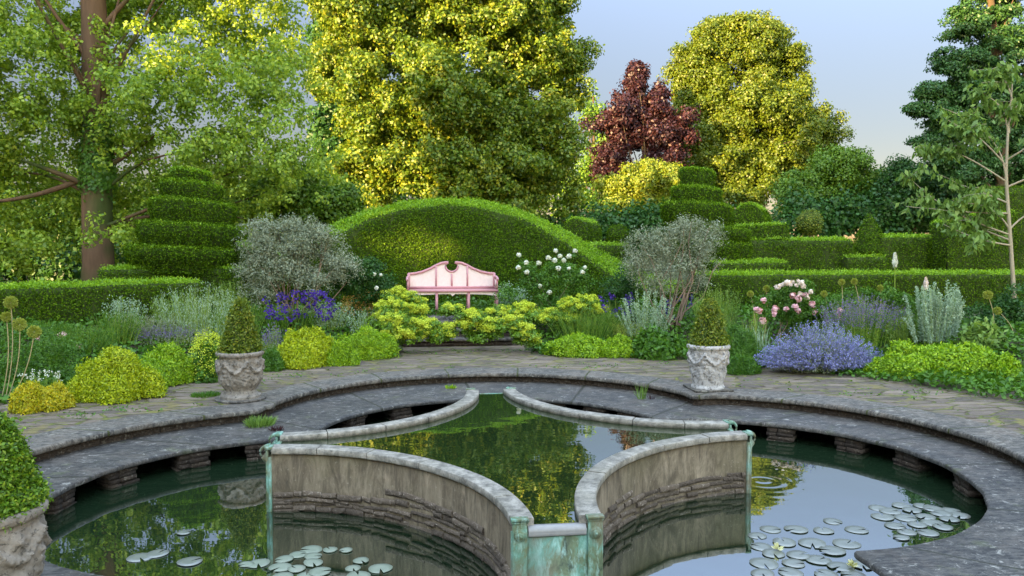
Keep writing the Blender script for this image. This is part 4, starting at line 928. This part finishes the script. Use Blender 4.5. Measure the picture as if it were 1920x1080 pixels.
def allium(px, py, bx, by, y, r, label):
    e = on_y(px, py, y); b0 = on_y(bx, by, y); b0[2] = ground_z(b0[0], y) if b0[2] < .6 else b0[2]; o = empty('allium', b0, label, 'flower', 'allium seed heads on tall stems')
    t = np.linspace(0, 1, 8)[:, None]; P = b0 + (e - b0)*t + np.array([.05, 0, 0])*np.sin(PI*t); m = MB(); m.tube(P, .006, 6); m.build('stem', M['straw'], o)
    n = 420; d = unit(rng.normal(size=(n, 3))); w = unit(np.cross(d, rng.normal(size=(n, 3)))); a = e + d*r*.15; k = r*rng.uniform(.85, 1.1, (n, 1))
    V = np.stack([a, a + d*k*.8 + w*.0025, e + d*k, a + d*k*.8 - w*.0025], 1); V2 = np.stack([e + d*k - w*.008, e + d*(k + .008), e + d*k + w*.008, e + d*(k - .008)], 1)
    m = MB(); m.quads(V.reshape(-1, 3), np.arange(4*n).reshape(-1, 4)); m.quads(V2.reshape(-1, 3), np.arange(4*n).reshape(-1, 4)); m.build('flower_head', M['allium'], o)
for q, l in (((20, 567, 8, 690), 'tallest straw-coloured allium head at the far left edge'), ((12, 594, 0, 680), 'lower straw allium head cut by the left edge'), ((37, 608, 12, 690), 'greenish allium head just above the pink roses'), ((64, 622, 20, 690), 'small green allium head leaning right over the pink roses')):
    allium(*q, 3.2, .075 if q[0] > 15 else .06, l)
for i, (a, b_) in enumerate(((1407, 551), (1437, 541), (1545, 551), (1578, 529), (1602, 528), (1650, 540), (1503, 545))):
    allium(a, b_, a + 8*(-1)**i, 640, 6.4, .055, ['green allium head left of the pink roses', 'second allium head, just right of the leftmost one by the roses', 'allium head rising over the right side of the pink roses', 'allium head left of the closely paired two behind the roses', 'allium head right of the closely paired two behind the roses', 'allium head left of the white foxtail lily', 'allium head behind the tallest blush roses'][i])
allium(1852, 553, 1862, 640, 4.8, .07, 'brown allium head left of the young tree trunk'); allium(1870, 583, 1900, 650, 4.6, .06, 'lower allium head leaning beside the young tree trunk')
spray(310, 660, 150, 45, 110, 'stem', 'grey-violet catmint spikes behind the soft lime mound', 'catmint', leafm='grey', flm='salvia', fL=.018, fper=18, g0=.6, L=.03, W=.014)
spray(365, 655, 160, 120, 170, 'stem', 'tall blue-green feathery perennial behind the left urn', 'tall_perennial', leafm='silver', L=.06, W=.008, per=26, f0=.2, f1=1.0, up=1.2, ryk=.4)
spray(215, 650, 110, 62, 110, 'stem', 'grey-green spiky perennial in front of the left hedge', 'tall_perennial', leafm='green', L=.05, W=.01, per=20, f0=.2, f1=1., up=1., ryk=.4)
spray(430, 600, 130, 75, 110, 'stem', 'tall flowering grass-like stems beside the silver shrub', 'tall_perennial', leafm='young', L=.05, W=.012, per=18, f0=.4, f1=1.0, up=.8, hvar=.6)
spray(230, 620, 80, 62, 60, 'stem', 'pale blue-green upright stems at the foot of the left hedge', 'tall_perennial', leafm='silver', L=.05, W=.014, per=20, f0=.2, f1=1., up=.8)
spray(140, 668, 150, 52, 170, 'stem', 'green feathery foliage between the pink roses and the left hedge', 'tall_perennial', leafm='green', L=.06, W=.008, per=26, f0=.1, f1=1., up=1., ryk=.4)
spray(270, 640, 130, 42, 150, 'stem', 'grey-green fine foliage behind the soft lime mound', 'tall_perennial', leafm='grey', L=.05, W=.01, per=22, f0=.1, f1=1., up=1., ryk=.4)
spray(330, 625, 110, 70, 120, 'stem', 'sage-green branching stems in front of the end of the left hedge', 'tall_perennial', leafm='young', L=.05, W=.012, per=22, f0=.1, f1=1., up=1., ryk=.4)
spray(60, 640, 120, 34, 130, 'stem', 'dark green stems behind the allium heads on the left', 'tall_perennial', leafm='green', L=.05, W=.012, per=22, f0=.1, f1=1., up=1., ryk=.4)
spray(450, 640, 90, 70, 110, 'stem', 'fine green stems directly behind the back left urn', 'tall_perennial', leafm='green', L=.05, W=.010, per=22, f0=.1, f1=1., up=1., ryk=.4)
mound(565, 688, 138, 72, 'lime', 'rounded lime-yellow mound right of the back left urn', L=.034, W=.021)
spray(512, 680, 50, 75, 60, 'stem', 'wispy grey-violet catmint stems right of the back left urn', 'catmint', leafm='grey', flm='salvia', fL=.02, fper=14, g0=.6, L=.03, W=.014)
mound(690, 672, 105, 60, 'lime_green', 'spiky lime-green plant beside the lime-yellow mound', L=.06, W=.014, lumps=.2)
spray(690, 640, 80, 62, 80, 'stem', 'silvery upright stems rising above the spiky lime plant', 'artemisia', leafm='silver', L=.04, W=.01, per=24, f0=.1, f1=1.)
spray(610, 625, 110, 55, 130, 'stem', 'blue-grey fine-leaved plant behind the rounded lime mound', 'artemisia', leafm='silver', L=.04, W=.012, per=22, f0=.1, f1=1.)
spray(540, 625, 130, 50, 130, 'stem', 'green strap-leaved plants under the left indigo irises', 'iris_leaves', leafm='green', L=.12, W=.012, per=10, f0=.1, f1=.7, up=2)
def mantle(y, masses, label, name='lady_mantle', K=60, fr=.62, mat='mantle', fm='froth'):
    s_ = px_size(y); ms = [(on_y(a, b_ + rz*.15, y + (q[0] if q else 0)), (rx*s_, rx*s_*.8, rz*s_*.82)) for a, b_, rx, rz, *q in masses]
    P, N, C = crown_pts(ms, int(K*1.3), .10, 60, .6, .5); P2, N2, C2 = crown_pts([(c + np.array([0, -.05, .05]), r_) for c, r_ in ms], int(K*1.2), .075, 130, .6, .6)
    P2 = P2[P2[:, 2] > ms[0][0][2] - ms[0][1][2]*.75]; N2 = N2[:len(P2)]
    b0 = C.mean(0); o = empty(name, (b0[0], b0[1], ground_z(b0[0], b0[1])), label, 'plant', AL); m = MB(); a, b_ = leafset(P, N, .045, .038, k=.6, up=.5); m.quads(a, b_); m.build('foliage', M[mat], o)
    m = MB(); a, b_ = leafset(P2, N2, .026, .02, k=1., up=.3); m.quads(a, b_); m.build('blossom', M[fm], o)['kind'] = 'stuff'
mantle(7.2, [(755, 620, 34, 26), (795, 612, 32, 24), (815, 628, 16, 14), (740, 600, 26, 18)], 'frothy lime-flowered lady mantle at the left corner of the back path', K=110)
mantle(8.2, [(735, 580, 34, 24), (775, 582, 34, 16), (720, 600, 30, 22)], 'frothy lime-flowered lady mantle left of the steps, behind the corner one', K=100)
mantle(8.9, [(765, 556, 22, 12), (742, 555, 26, 20), (785, 568, 16, 8)], 'frothy lime-flowered lady mantle below the left leg of the bench', K=60)
mantle(8.6, [(845, 580, 22, 9)], 'small lady mantle on the steps in front of the bench', K=16)
mantle(7.6, [(842, 620, 14, 18)], 'green leafy lady mantle in the gap at the foot of the steps', K=16)
mantle(7.4, [(880, 600, 26, 26), (920, 610, 30, 26), (895, 630, 20, 14)], 'frothy lime-flowered lady mantle just right of the steps', K=80)
mantle(7.0, [(985, 622, 30, 26), (960, 605, 24, 20), (1000, 640, 18, 12)], 'broad-leaved lime-flowered lady mantle at the right corner of the back path', K=70)
mantle(8.4, [(940, 584, 36, 14), (980, 582, 34, 17), (895, 590, 24, 9)], 'frothy lime-flowered lady mantle behind the ones right of the steps', K=80)
mantle(8.2, [(1025, 590, 36, 18), (1060, 600, 26, 16)], 'frothy lime-flowered lady mantle below the white rose bush', K=60)
mantle(8.3, [(1090, 570, 36, 24), (1125, 585, 24, 14), (1060, 575, 22, 14)], 'pale yellow spurge below the right silver shrub', 'spurge', K=90)
mound(690, 600, 90, 36, 'green', 'orange-tinged spurge between the irises and the lady mantle', 'spurge', flowers=('orange', 150, .028, .15), L=.05)
def irises(px, py, wpx, hpx, n, y, label):
    o = spray(px, py, wpx, hpx, n, 'stem', label, 'iris_clump', leafm='green', L=.16, W=.014, per=6, f0=.0, f1=.4, up=2.2, hvar=.3)
    P = []
    for i in range(n):
        c_ = on_y(px + rng.uniform(-.5, .5)*wpx, py - hpx + rng.uniform(-.1, .75)*hpx, y + rng.uniform(-.3, .3)); P.append(c_ + rng.normal(size=(11, 3))*.03)
    P = np.vstack(P); m = MB(); a, b_ = leafset(P, unit(rng.normal(size=P.shape)), .055, .04, k=.5, droop=.5); m.quads(a, b_); m.build('blossom', M['iris'], o)['kind'] = 'stuff'
irises(520, 618, 60, 62, 24, 7.6, 'deep indigo iris clump right behind the back left urn'); irises(585, 610, 90, 58, 44, 8.0, 'deep indigo iris clump in front of the left silver shrub')
irises(1155, 615, 60, 58, 30, 8.4, 'deep indigo iris clump left of the silver artemisia spikes'); irises(1270, 612, 60, 52, 18, 8.2, 'few indigo irises behind the right urn box cone')
# left silver shrub and rose bushes by the bench
bush(545, 575, [(500, 450, 50, 40), (560, 440, 60, 35), (610, 480, 50, 45), (520, 500, 60, 45), (590, 520, 60, 40), (540, 465, 70, 45), (470, 510, 35, 40), (490, 545, 40, 25), (640, 500, 35, 35), (480, 450, 30, 35), (545, 425, 35, 18), (600, 440, 35, 25)], 'broad silvery grey-green shrub to the left of the arched hedge', 'silver_shrub', mat='grey', K=460, rc=.16, per=70, L=.055, W=.02, stems=16, y0=8.7)
rb, yy = bush(690, 590, [(680, 520, 50, 40), (720, 540, 35, 35), (650, 530, 40, 35)], 'dark green rose bush with a few white blooms left of the bench', 'rose_bush', mat='dark', K=120, rc=.15, per=70, L=.05, W=.035, stems=4, y0=9.2)
heads(rb, [(588, 513), (702, 514), (714, 516), (632, 492), (706, 540)], yy - .4, .04, 'white', 'rose_flower')
rb, yy = bush(1040, 600, [(1010, 525, 50, 35), (1060, 510, 50, 35), (990, 500, 30, 25), (1090, 530, 35, 30), (1040, 560, 70, 30), (960, 550, 40, 25)], 'tall white rose bush in bloom right of the bench', 'rose_bush', mat='green', K=150, rc=.14, per=60, L=.05, W=.034, stems=8, y0=9.3)
heads(rb, [(973, 478), (987, 492), (972, 501), (1010, 493), (1028, 483), (1042, 470), (1050, 480), (1067, 480), (1067, 503), (1057, 488), (1097, 501), (1012, 536), (988, 510), (1047, 503), (1092, 510), (1030, 548), (1078, 470), (1040, 488)], yy - .35, .055, 'white', 'rose_flower')
bush(960, 585, [(960, 555, 45, 22)], 'blue-grey low plant beside the right end of the bench', 'low_shrub', mat='silver', K=40, rc=.1, per=60, L=.04, W=.02, dy=.5)
# right: silver shrub with bare stems
bush(1262, 590, [(1215, 460, 50, 35), (1270, 440, 50, 32), (1320, 440, 42, 30), (1250, 495, 65, 38), (1310, 490, 48, 38), (1195, 500, 32, 32), (1290, 418, 30, 15), (1342, 430, 18, 15), (1230, 535, 40, 20), (1300, 530, 40, 18)], 'silver-leaved shrub with bare brown stems behind the right urn', 'silver_shrub', mat='grey', K=330, rc=.15, per=55, L=.055, W=.018, stems=15, y0=8.0, flat_=1.0)
spray(1215, 640, 110, 98, 60, 'stem', 'silver artemisia spikes below the right silver shrub', 'artemisia', leafm='silver', L=.035, W=.014, per=110, f0=.1, f1=1.0, hvar=.5, up=.8, jit=.01)
spray(1100, 645, 170, 66, 260, 'stem', 'dark green fine grassy plants right of the lady mantle', 'grassy_plant', leafm='green', L=.07, W=.007, per=20, f0=.1, f1=1., up=1.2)
mound(1100, 668, 140, 46, 'lime_green', 'bright lime-green low mound along the back right path edge', L=.035, W=.024)
mound(1165, 668, 90, 40, 'lime_green', 'smaller lime-green mound left of the broad green leaves', L=.035, W=.024)
mound(1240, 672, 110, 62, 'green', 'bright broad-leaved green plant left of the right urn', L=.08, W=.065)
spray(1185, 640, 90, 40, 80, 'stem', 'brownish fine-leaved plant in front of the artemisia spikes', 'low_perennial', leafm='allium', L=.03, W=.01, per=20, f0=.2, f1=1.)
spray(1350, 645, 110, 118, 130, 'stem', 'feathery pale green juniper-like plant behind the right urn', 'feathery_plant', leafm='young', L=.05, W=.012, per=30, f0=.1, f1=1.0, up=.9)
mound(1395, 690, 110, 80, 'green', 'grassy dark green clump right of the right urn', L=.07, W=.010, lumps=.15)
spray(1420, 670, 60, 95, 50, 'stem', 'pale upright iris leaves left of the blue catmint', 'iris_leaves', leafm='silver', L=.22, W=.014, per=4, f0=0, f1=.55, up=3)
mound(160, 752, 90, 62, 'lime', 'lower lime-yellow tuft in front of the big lime-yellow mound', L=.03, W=.019)
mound(268, 738, 80, 60, 'lime_green', 'low lime-green tuft at the path edge between the left mounds', L=.03, W=.019)
mound(505, 694, 50, 40, 'green', 'small dark green clump hugging the back left urn', L=.04, W=.02)
mound(635, 684, 70, 52, 'lime_green', 'lime-green tuft joining the rounded mound and the spiky plant', L=.034, W=.02)
mound(1720, 706, 130, 66, 'lime_green', 'left end of the bright lime-green planting beside the blue catmint', L=.04, W=.028)
mound(1850, 712, 150, 72, 'lime_green', 'fullest bright lime-green mound near the right edge of the border', L=.04, W=.028)
mound(1400, 700, 90, 34, 'green', 'low dark green clump between the right urn and the catmint', L=.05, W=.014)
# roses, catmint
rb, yy = bush(1490, 660, [(1440, 580, 30, 30), (1480, 560, 45, 40), (1510, 590, 50, 40), (1560, 585, 40, 35), (1500, 545, 30, 20)], 'blush and pink rose bush above the blue catmint on the right', 'rose_bush', mat='green', K=170, rc=.11, per=70, L=.045, W=.03, stems=6, dy=.5)
def c6(L): return [(1120 + a/2.4, 440 + b_/2.4) for a, b_ in L]
heads(rb, c6([(747, 296), (730, 344), (715, 338), (745, 388), (800, 336), (797, 358), (850, 335), (890, 325), (903, 343), (905, 290), (880, 275), (935, 275), (978, 350), (968, 313), (1090, 372), (1093, 345)]), yy - .35, .062, 'pink', 'rose_flower')
heads(rb, c6([(810, 238), (835, 226), (860, 220), (880, 214), (905, 210), (918, 218), (925, 232), (895, 228), (912, 265), (945, 282), (870, 225), (960, 258), (820, 230), (850, 216)]), yy - .3, .05, 'blush', 'rose_flower')
spray(1630, 662, 190, 115, 300, 'stem', 'dark purple salvia haze behind the blue catmint', 'salvia', leafm='green', flm='salvia', fL=.02, fper=22, g0=.55, L=.035, W=.014, per=16, sw=.003)
spray(1555, 700, 290, 106, 1000, 'stem', 'large billowing blue catmint spilling over the path on the right', 'catmint', leafm='grey', flm='catmint', fL=.024, fper=34, g0=.3, L=.03, W=.016, per=20, f0=.05, f1=.7, spread=.6, ryk=.5, fall=.8, hvar=.55)
mound(1545, 698, 150, 26, 'grey', 'grey-green leafy base of catmint at the path edge', 'catmint', L=.03, W=.018, dy=.1)
spray(1765, 650, 135, 132, 64, 'stem', 'tall silvery-white spiky artemisia beside the catmint on the right', 'artemisia', leafm='silver', L=.036, W=.018, per=230, f0=.05, f1=1., hvar=.5, up=.7, sw=.006, jit=.009)
spray(1700, 650, 90, 66, 90, 'stem', 'green ferny plants between the catmint and the white spikes', 'fern', leafm='young', L=.05, W=.014, per=20, f0=.1, f1=1.)
mound(1790, 712, 262, 72, 'lime_green', 'long bright lime-green mound along the right path edge', L=.04, W=.028, lumps=.1)
mound(1900, 716, 80, 58, 'lime_green', 'lime-green mound cut off by the right edge', L=.04, W=.028)
mound(1862, 662, 100, 62, 'young', 'broad-leaved bright green plant at the foot of the young tree', L=.09, W=.075)
bush(1640, 640, [(1600, 560, 40, 25), (1650, 555, 40, 25), (1700, 570, 40, 30), (1560, 570, 40, 20)], 'dark leafy rose bush behind the salvia', 'rose_bush', mat='green', K=110, rc=.12, per=60, L=.05, W=.035, stems=5, dy=1.0)
bush(1860, 640, [(1850, 600, 50, 35), (1900, 570, 40, 40)], 'dark shrub behind the white spikes at the right', 'low_shrub', mat='dark', K=80, rc=.12, per=60, L=.05, W=.034, dy=1.0)
bush(1180, 560, [(1175, 530, 30, 40), (1150, 550, 30, 30)], 'dark bush at the right foot of the arched hedge', 'low_shrub', mat='dark', K=90, rc=.14, per=60, L=.04, W=.025, y0=8.9)
# foxtail lilies
def foxtail(px, pyt, pyb, y, col_, label):
    e0, e1, b0 = on_y(px, pyb, y), on_y(px, pyt, y), on_y(px, 600, y); o = empty('foxtail_lily', (b0[0], y, ground_z(b0[0], y)), label, 'flower'); m = MB(); m.tube([(b0[0], y, .4), e0, e1], .008, 6); m.build('stem', M['stem'], o)
    t = rng.random(520); P = e0 + (e1 - e0)*t[:, None]; a = rng.uniform(0, 2*PI, 520); r = .050*(1 - t)**.6*(.4 + .6*np.minimum(1, t*4)); d = np.stack([np.cos(a), np.sin(a), a*0 + .5], 1); P = P + d*r[:, None]; m = MB(); q, w = leafset(P, d, .026, .02, k=.5); m.quads(q, w); m.build('flower_spike', M[col_], o)
foxtail(1678, 474, 502, 6.6, 'white', 'white flower spike on a tall stem above the right hedge'); foxtail(1736, 521, 545, 6.4, 'blush', 'small blush flower spike left of the silvery-white spikes')
# low underplanting so that soil hardly shows
def cover():
    m = MB(); n = 60000; a = rng.uniform(R(-5), R(185), n); r = rng.uniform(6.62, 11.5, n); P = np.stack([r*np.cos(a), r*np.sin(a), a*0], 1); k = ~((np.abs(P[:, 0]) < 1.25) & (P[:, 1] < 9.2)) & (P[:, 1] > 1.2); P = P[k]; P[:, 2] = gh(P[:, 0], P[:, 1]) + .03 + rng.random(len(P))*.14*(.3 + np.clip(sn(P, 1.5, 2) + .5, 0, 1.3))
    q, w = leafset(P, np.tile([0, 0, 1.], (len(P), 1)), .09, .06, k=.9); m.quads(q, w); tag(m.build('ground_cover', M['green']), 'low green ground cover filling the borders between the plants', 'plants', kind='stuff')
cover()
# ------------------------------------------------------------------ weeds and moss on the paving
def tuft(px, py, z, r, h, n, mat, label, name='weed_tuft', L=None, W=.008, lean=.5):
    c = on_z(px, py, z); o = empty(name, c, label, 'weed'); a = rng.uniform(0, 2*PI, n); q = rng.random(n)**.6*r; B = c + np.stack([np.cos(a)*q, np.sin(a)*q, a*0], 1)
    d = unit(np.stack([np.cos(a)*lean*rng.random(n), np.sin(a)*lean*rng.random(n), np.ones(n)*.8], 1) + rng.normal(size=(n, 3))*.15); l = h*rng.uniform(.5, 1.1, (n, 1)); w = unit(np.cross(d, rng.normal(size=(n, 3))))*W/2
    V = np.stack([B - w*.6, B + w*.6, B + d*l*.6 + w, B + d*l], 1); m = MB(); m.quads(V.reshape(-1, 3), np.arange(4*n).reshape(-1, 4)); m.build('foliage', M[mat], o); return o
tuft(385, 742, 0, .17, .055, 420, 'green', 'mossy green tuft on the path left of the urn', W=.012, lean=1.2)
tuft(487, 797, ZL, .16, .11, 420, 'young', 'bright green weed growing on the ledge by the left tip', W=.014, lean=1.0)
tuft(518, 806, ZL, .07, .06, 90, 'copper_leaf', 'reddish weed beside the green one by the left tip', W=.012, lean=1.2)
tuft(1204, 748, ZL, .06, .22, 34, 'young', 'few upright grass blades growing from the back right ledge', W=.012, lean=.25)
tuft(1220, 748, ZL, .05, .05, 30, 'copper_leaf', 'small reddish seedling beside the grass blades on the ledge', W=.01)
tuft(845, 728, ZL, .07, .06, 90, 'lime_green', 'little green weed on the back ledge', W=.014, lean=1.)
tuft(580, 744, ZL, .06, .05, 80, 'lime_green', 'little green weed at the foot of the step right of the left urn', W=.014, lean=1.)
m = MB(); n = 15000; a = rng.uniform(R(5), R(175), n); r = np.interp(a, TH, re_) + .6 + rng.random(n)**.8*2.2; P = np.stack([r*np.cos(a), r*np.sin(a), np.zeros(n)], 1)
k = (sn(P, 3.1, 12) + .6*sn(P, 9, 5) > .62); P = P[k]; q, w = leafset(P, np.tile([0, 0, 1.], (len(P), 1)), .035, .024, k=.8, droop=-.5); m.quads(q, w)
tag(m.build('moss', M['green']), 'patches of yellow-green moss and tiny weeds in the paving joints', 'moss', kind='stuff')

# ------------------------------------------------------------------ lily pads
def pad_mesh(r, seed, mat):
    q = np.random.default_rng(seed); n = 22; a0 = q.uniform(0, 2*PI); th = np.linspace(a0 + .16, a0 + 2*PI - .16, n); rr_ = r*(1 + .03*np.sin(3*th + seed)); z = .003 + .0012*q.random(n)
    out = np.stack([rr_*np.cos(th), rr_*np.sin(th), z], 1); mid = out*.5; mid[:, 2] = .004; c_ = np.tile([r*.05*math.cos(a0), r*.05*math.sin(a0), .003], (n, 1)); m = MB()
    m.grid(np.stack([out - np.array([0, 0, .003]), out, mid, c_])); o = m.build('lily_pad', M[mat], smooth=True); me = o.data; bpy.data.objects.remove(o); return me
PM = [pad_mesh(.08, i, 'pad') for i in range(4)] + [pad_mesh(.08, 9 + i, 'pad_pale') for i in range(3)]
def pads(pts, s0, label, pale, group):
    for i, q in enumerate(pts):
        c = on_z(q[0], q[1], ZW); me = PM[4 + i % 3] if (pale) else PM[i % 4]; o = bpy.data.objects.new('lily_pad', me); col.objects.link(o); k = (q[2] if len(q) > 2 else 1)*s0/.16*rng.uniform(.88, 1.1)
        o.location = (c[0], c[1], ZW + .0015 + .0016*(i % 5)); o.rotation_euler = (rng.normal()*.015, rng.normal()*.015, rng.uniform(0, 6)); o.scale = (k, k*rng.uniform(.9, 1.05), 1)
        tag(o, q[3] if len(q) > 3 else label, 'lily pad', group)
pads([(584, 1031, 1.2), (559, 1041), (587, 1044, 1.1), (533, 1050, 1.1), (587, 1057, 1.2), (484, 1057, 1.3), (462, 1059, .8), (526, 1065, 1.2), (556, 1068), (600, 1074, 1.3), (575, 1080), (530, 1082), (619, 1032, .8), (649, 1033, .8),
      (677, 1053, .9), (662, 1066, .8), (713, 1067, 1.2), (672, 1081, 1.1)], .135, 'pale lily pad in the cluster floating in front of the curved left wall', True, 'lily pads in front of the left wall')
pads([(262, 1046, 1.2), (295, 1039, 1.1), (356, 1054, 1.2), (345, 1000, .8)], .15, 'green lily pad floating alone in the left lobe of the pool', False, 'lily pads in the left lobe')
pads([(1445, 993), (1493, 993), (1544, 996), (1471, 1018, 1.2), (1523, 1020, 1.1), (1587, 1020, 1.1), (1427, 1026), (1450, 1039, 1.1), (1497, 1042), (1561, 1034), (1433, 1057, 1.1), (1488, 1057), (1535, 1051), (1576, 1064), (1617, 1061, .9),
      (1482, 1074), (1430, 1076), (1549, 1078), (1600, 1080), (1640, 1046, .7), (1420, 1005, .8)], .175, 'round lily pad in the open cluster right of the front wall', False, 'lily pads in the right lobe')
pads([(1561, 978, .9, 'single small lily pad above the open right cluster'), (1606, 994, .9, 'lily pad between the two clusters in the right lobe')], .2, '', False, 'lily pads in the right lobe')
pads([(1646, 953), (1669, 959), (1678, 987), (1690, 949), (1710, 958), (1730, 949), (1751, 955), (1736, 970), (1765, 964), (1780, 975), (1783, 958), (1748, 981), (1698, 972), (1720, 985), (1768, 990), (1700, 998), (1740, 1000), (1655, 970), (1800, 968), (1690, 1010, .8)], .17, 'small dark lily pad crowded against the right ledge', False, 'lily pads crowded by the right ledge')
for px, py, l in ((1458, 1030, 'pale yellow water lily bud in the right lobe cluster'), (1597, 1062, 'small white water lily bud at the bottom right cluster')):
    c = on_z(px, py, ZW + .02); o = empty('water_lily', c, l, 'flower', 'water lily buds'); n = 20; d = unit(rng.normal(size=(n, 3))*.6 + np.array([0, 0, 1.])); w = unit(np.cross(d, rng.normal(size=(n, 3)))); V = np.stack([c + 0*d, c + d*.03 + w*.01, c + d*.055, c + d*.03 - w*.01], 1); m = MB(); m.quads(V.reshape(-1, 3), np.arange(4*n).reshape(-1, 4)); m.build('petals', M['lily'], o)

# ------------------------------------------------------------------ light
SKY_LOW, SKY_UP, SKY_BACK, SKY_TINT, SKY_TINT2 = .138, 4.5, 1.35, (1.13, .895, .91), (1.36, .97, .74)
SUN_EL = R(9.5); back_az = YAW + PI                                 # measured clockwise from +y
az = back_az + R(45)                                                # behind the viewer and to the left
SD = np.array([math.sin(az)*math.cos(SUN_EL), math.cos(az)*math.cos(SUN_EL), math.sin(SUN_EL)])   # towards the sun
# unseen belt of trees behind the viewer, outline and gaps shaped to cast the shade
HD = unit(SD[:2]); PD = np.array([-HD[1], HD[0]])
def belt():
    n = 130000; u = rng.uniform(-40, 34, n); s = 30 + rng.uniform(-2, 2, n)
    top = np.interp(u, BELT_U, BELT_H) + .9*sn(np.stack([u, u*0, u*0], 1), 1.1, 6) + .5*sn(np.stack([u, u*0, u*0], 1), 4, 2)
    z = rng.random(n)*top; P = np.stack([HD[0]*s + PD[0]*u, HD[1]*s + PD[1]*u, z], 1)
    keep = np.ones(n, bool)
    for (px, py, y, r) in HOLES:
        q = on_y(px, py, y); v = P - q; t = v @ SD; d = np.linalg.norm(v - t[:, None]*SD, axis=1); keep &= d > r
    P = P[keep]; m = MB(); a, b_ = leafset(P, np.tile(SD, (len(P), 1)), .75, .6, k=.5); m.quads(a, b_); tag(m.build('shade_trees', M['far']), 'unseen tall trees behind the viewer, shaped to shade the garden', 'trees', kind='stuff')
BELT_U = [-40, -29, -23.2, -22.4, -17.6, -17.2, -15.4, -15.0, 3, 4, 12, 34]; BELT_H = [.5, 1.5, 3, 15.5, 15.5, 11, 11, 22, 22, 11, 11, 11]
HOLES = [(772, 440, 12.2, .85), (770, 476, 12.2, .85)]  # gaps opened to let a sun patch reach the arched hedge
belt()
sd = bpy.data.lights.new('sun', 'SUN'); so = bpy.data.objects.new('sun', sd); col.objects.link(so)
sd.energy = 4.5; sd.angle = R(.6); sd.color = (1.0, .67, .29); so.rotation_euler = Vector(SD).to_track_quat('Z', 'Y').to_euler()
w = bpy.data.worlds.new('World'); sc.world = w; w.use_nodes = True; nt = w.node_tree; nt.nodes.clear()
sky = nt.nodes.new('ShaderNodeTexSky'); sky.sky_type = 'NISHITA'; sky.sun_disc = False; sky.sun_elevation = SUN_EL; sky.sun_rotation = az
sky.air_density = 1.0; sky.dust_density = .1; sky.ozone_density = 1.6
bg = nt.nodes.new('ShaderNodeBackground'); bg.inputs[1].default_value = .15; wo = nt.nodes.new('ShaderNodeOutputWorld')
# evening sky with added gain: dim in front, lifted overhead and behind as fill
def wn(t_, **k):
    n_ = nt.nodes.new(t_)
    for a_, v_ in k.items(): setattr(n_, a_, v_)
    return n_
def wm(op, a_, b_):
    n_ = wn('ShaderNodeMath', operation=op)
    for i_, v_ in enumerate((a_, b_)):
        if isinstance(v_, (int, float)): n_.inputs[i_].default_value = v_
        else: nt.links.new(v_, n_.inputs[i_])
    return n_.outputs[0]
tc = wn('ShaderNodeTexCoord'); sx = wn('ShaderNodeSeparateXYZ'); nt.links.new(tc.outputs['Generated'], sx.inputs[0])
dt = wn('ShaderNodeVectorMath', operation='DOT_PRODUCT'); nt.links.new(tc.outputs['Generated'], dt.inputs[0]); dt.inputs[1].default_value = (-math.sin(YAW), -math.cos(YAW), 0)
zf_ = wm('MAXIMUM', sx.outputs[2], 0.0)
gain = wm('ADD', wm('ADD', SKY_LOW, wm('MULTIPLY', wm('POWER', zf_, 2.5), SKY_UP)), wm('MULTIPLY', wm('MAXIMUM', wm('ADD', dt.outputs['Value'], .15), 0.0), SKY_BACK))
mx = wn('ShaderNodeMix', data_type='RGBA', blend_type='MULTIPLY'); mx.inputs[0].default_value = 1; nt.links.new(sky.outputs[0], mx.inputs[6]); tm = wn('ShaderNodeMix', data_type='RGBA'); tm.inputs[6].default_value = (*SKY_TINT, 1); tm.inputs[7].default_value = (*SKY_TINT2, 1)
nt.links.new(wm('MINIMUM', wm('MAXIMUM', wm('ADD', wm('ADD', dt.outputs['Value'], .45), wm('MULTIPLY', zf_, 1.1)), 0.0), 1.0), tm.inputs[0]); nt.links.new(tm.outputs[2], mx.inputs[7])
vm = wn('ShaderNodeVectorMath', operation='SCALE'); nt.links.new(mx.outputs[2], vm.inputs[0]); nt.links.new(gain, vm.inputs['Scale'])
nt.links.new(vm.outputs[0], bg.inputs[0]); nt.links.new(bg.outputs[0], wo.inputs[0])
sc.view_settings.view_transform = 'Standard'; sc.view_settings.look = 'None'; sc.view_settings.exposure = 2.5; sc.view_settings.gamma = 1.0
cy = sc.cycles; cy.max_bounces = 5; cy.diffuse_bounces = 2; cy.glossy_bounces = 3; cy.transmission_bounces = 3; cy.transparent_max_bounces = 4; cy.caustics_reflective = False; cy.caustics_refractive = False
cy.use_denoising = True; cy.sample_clamp_indirect = 6
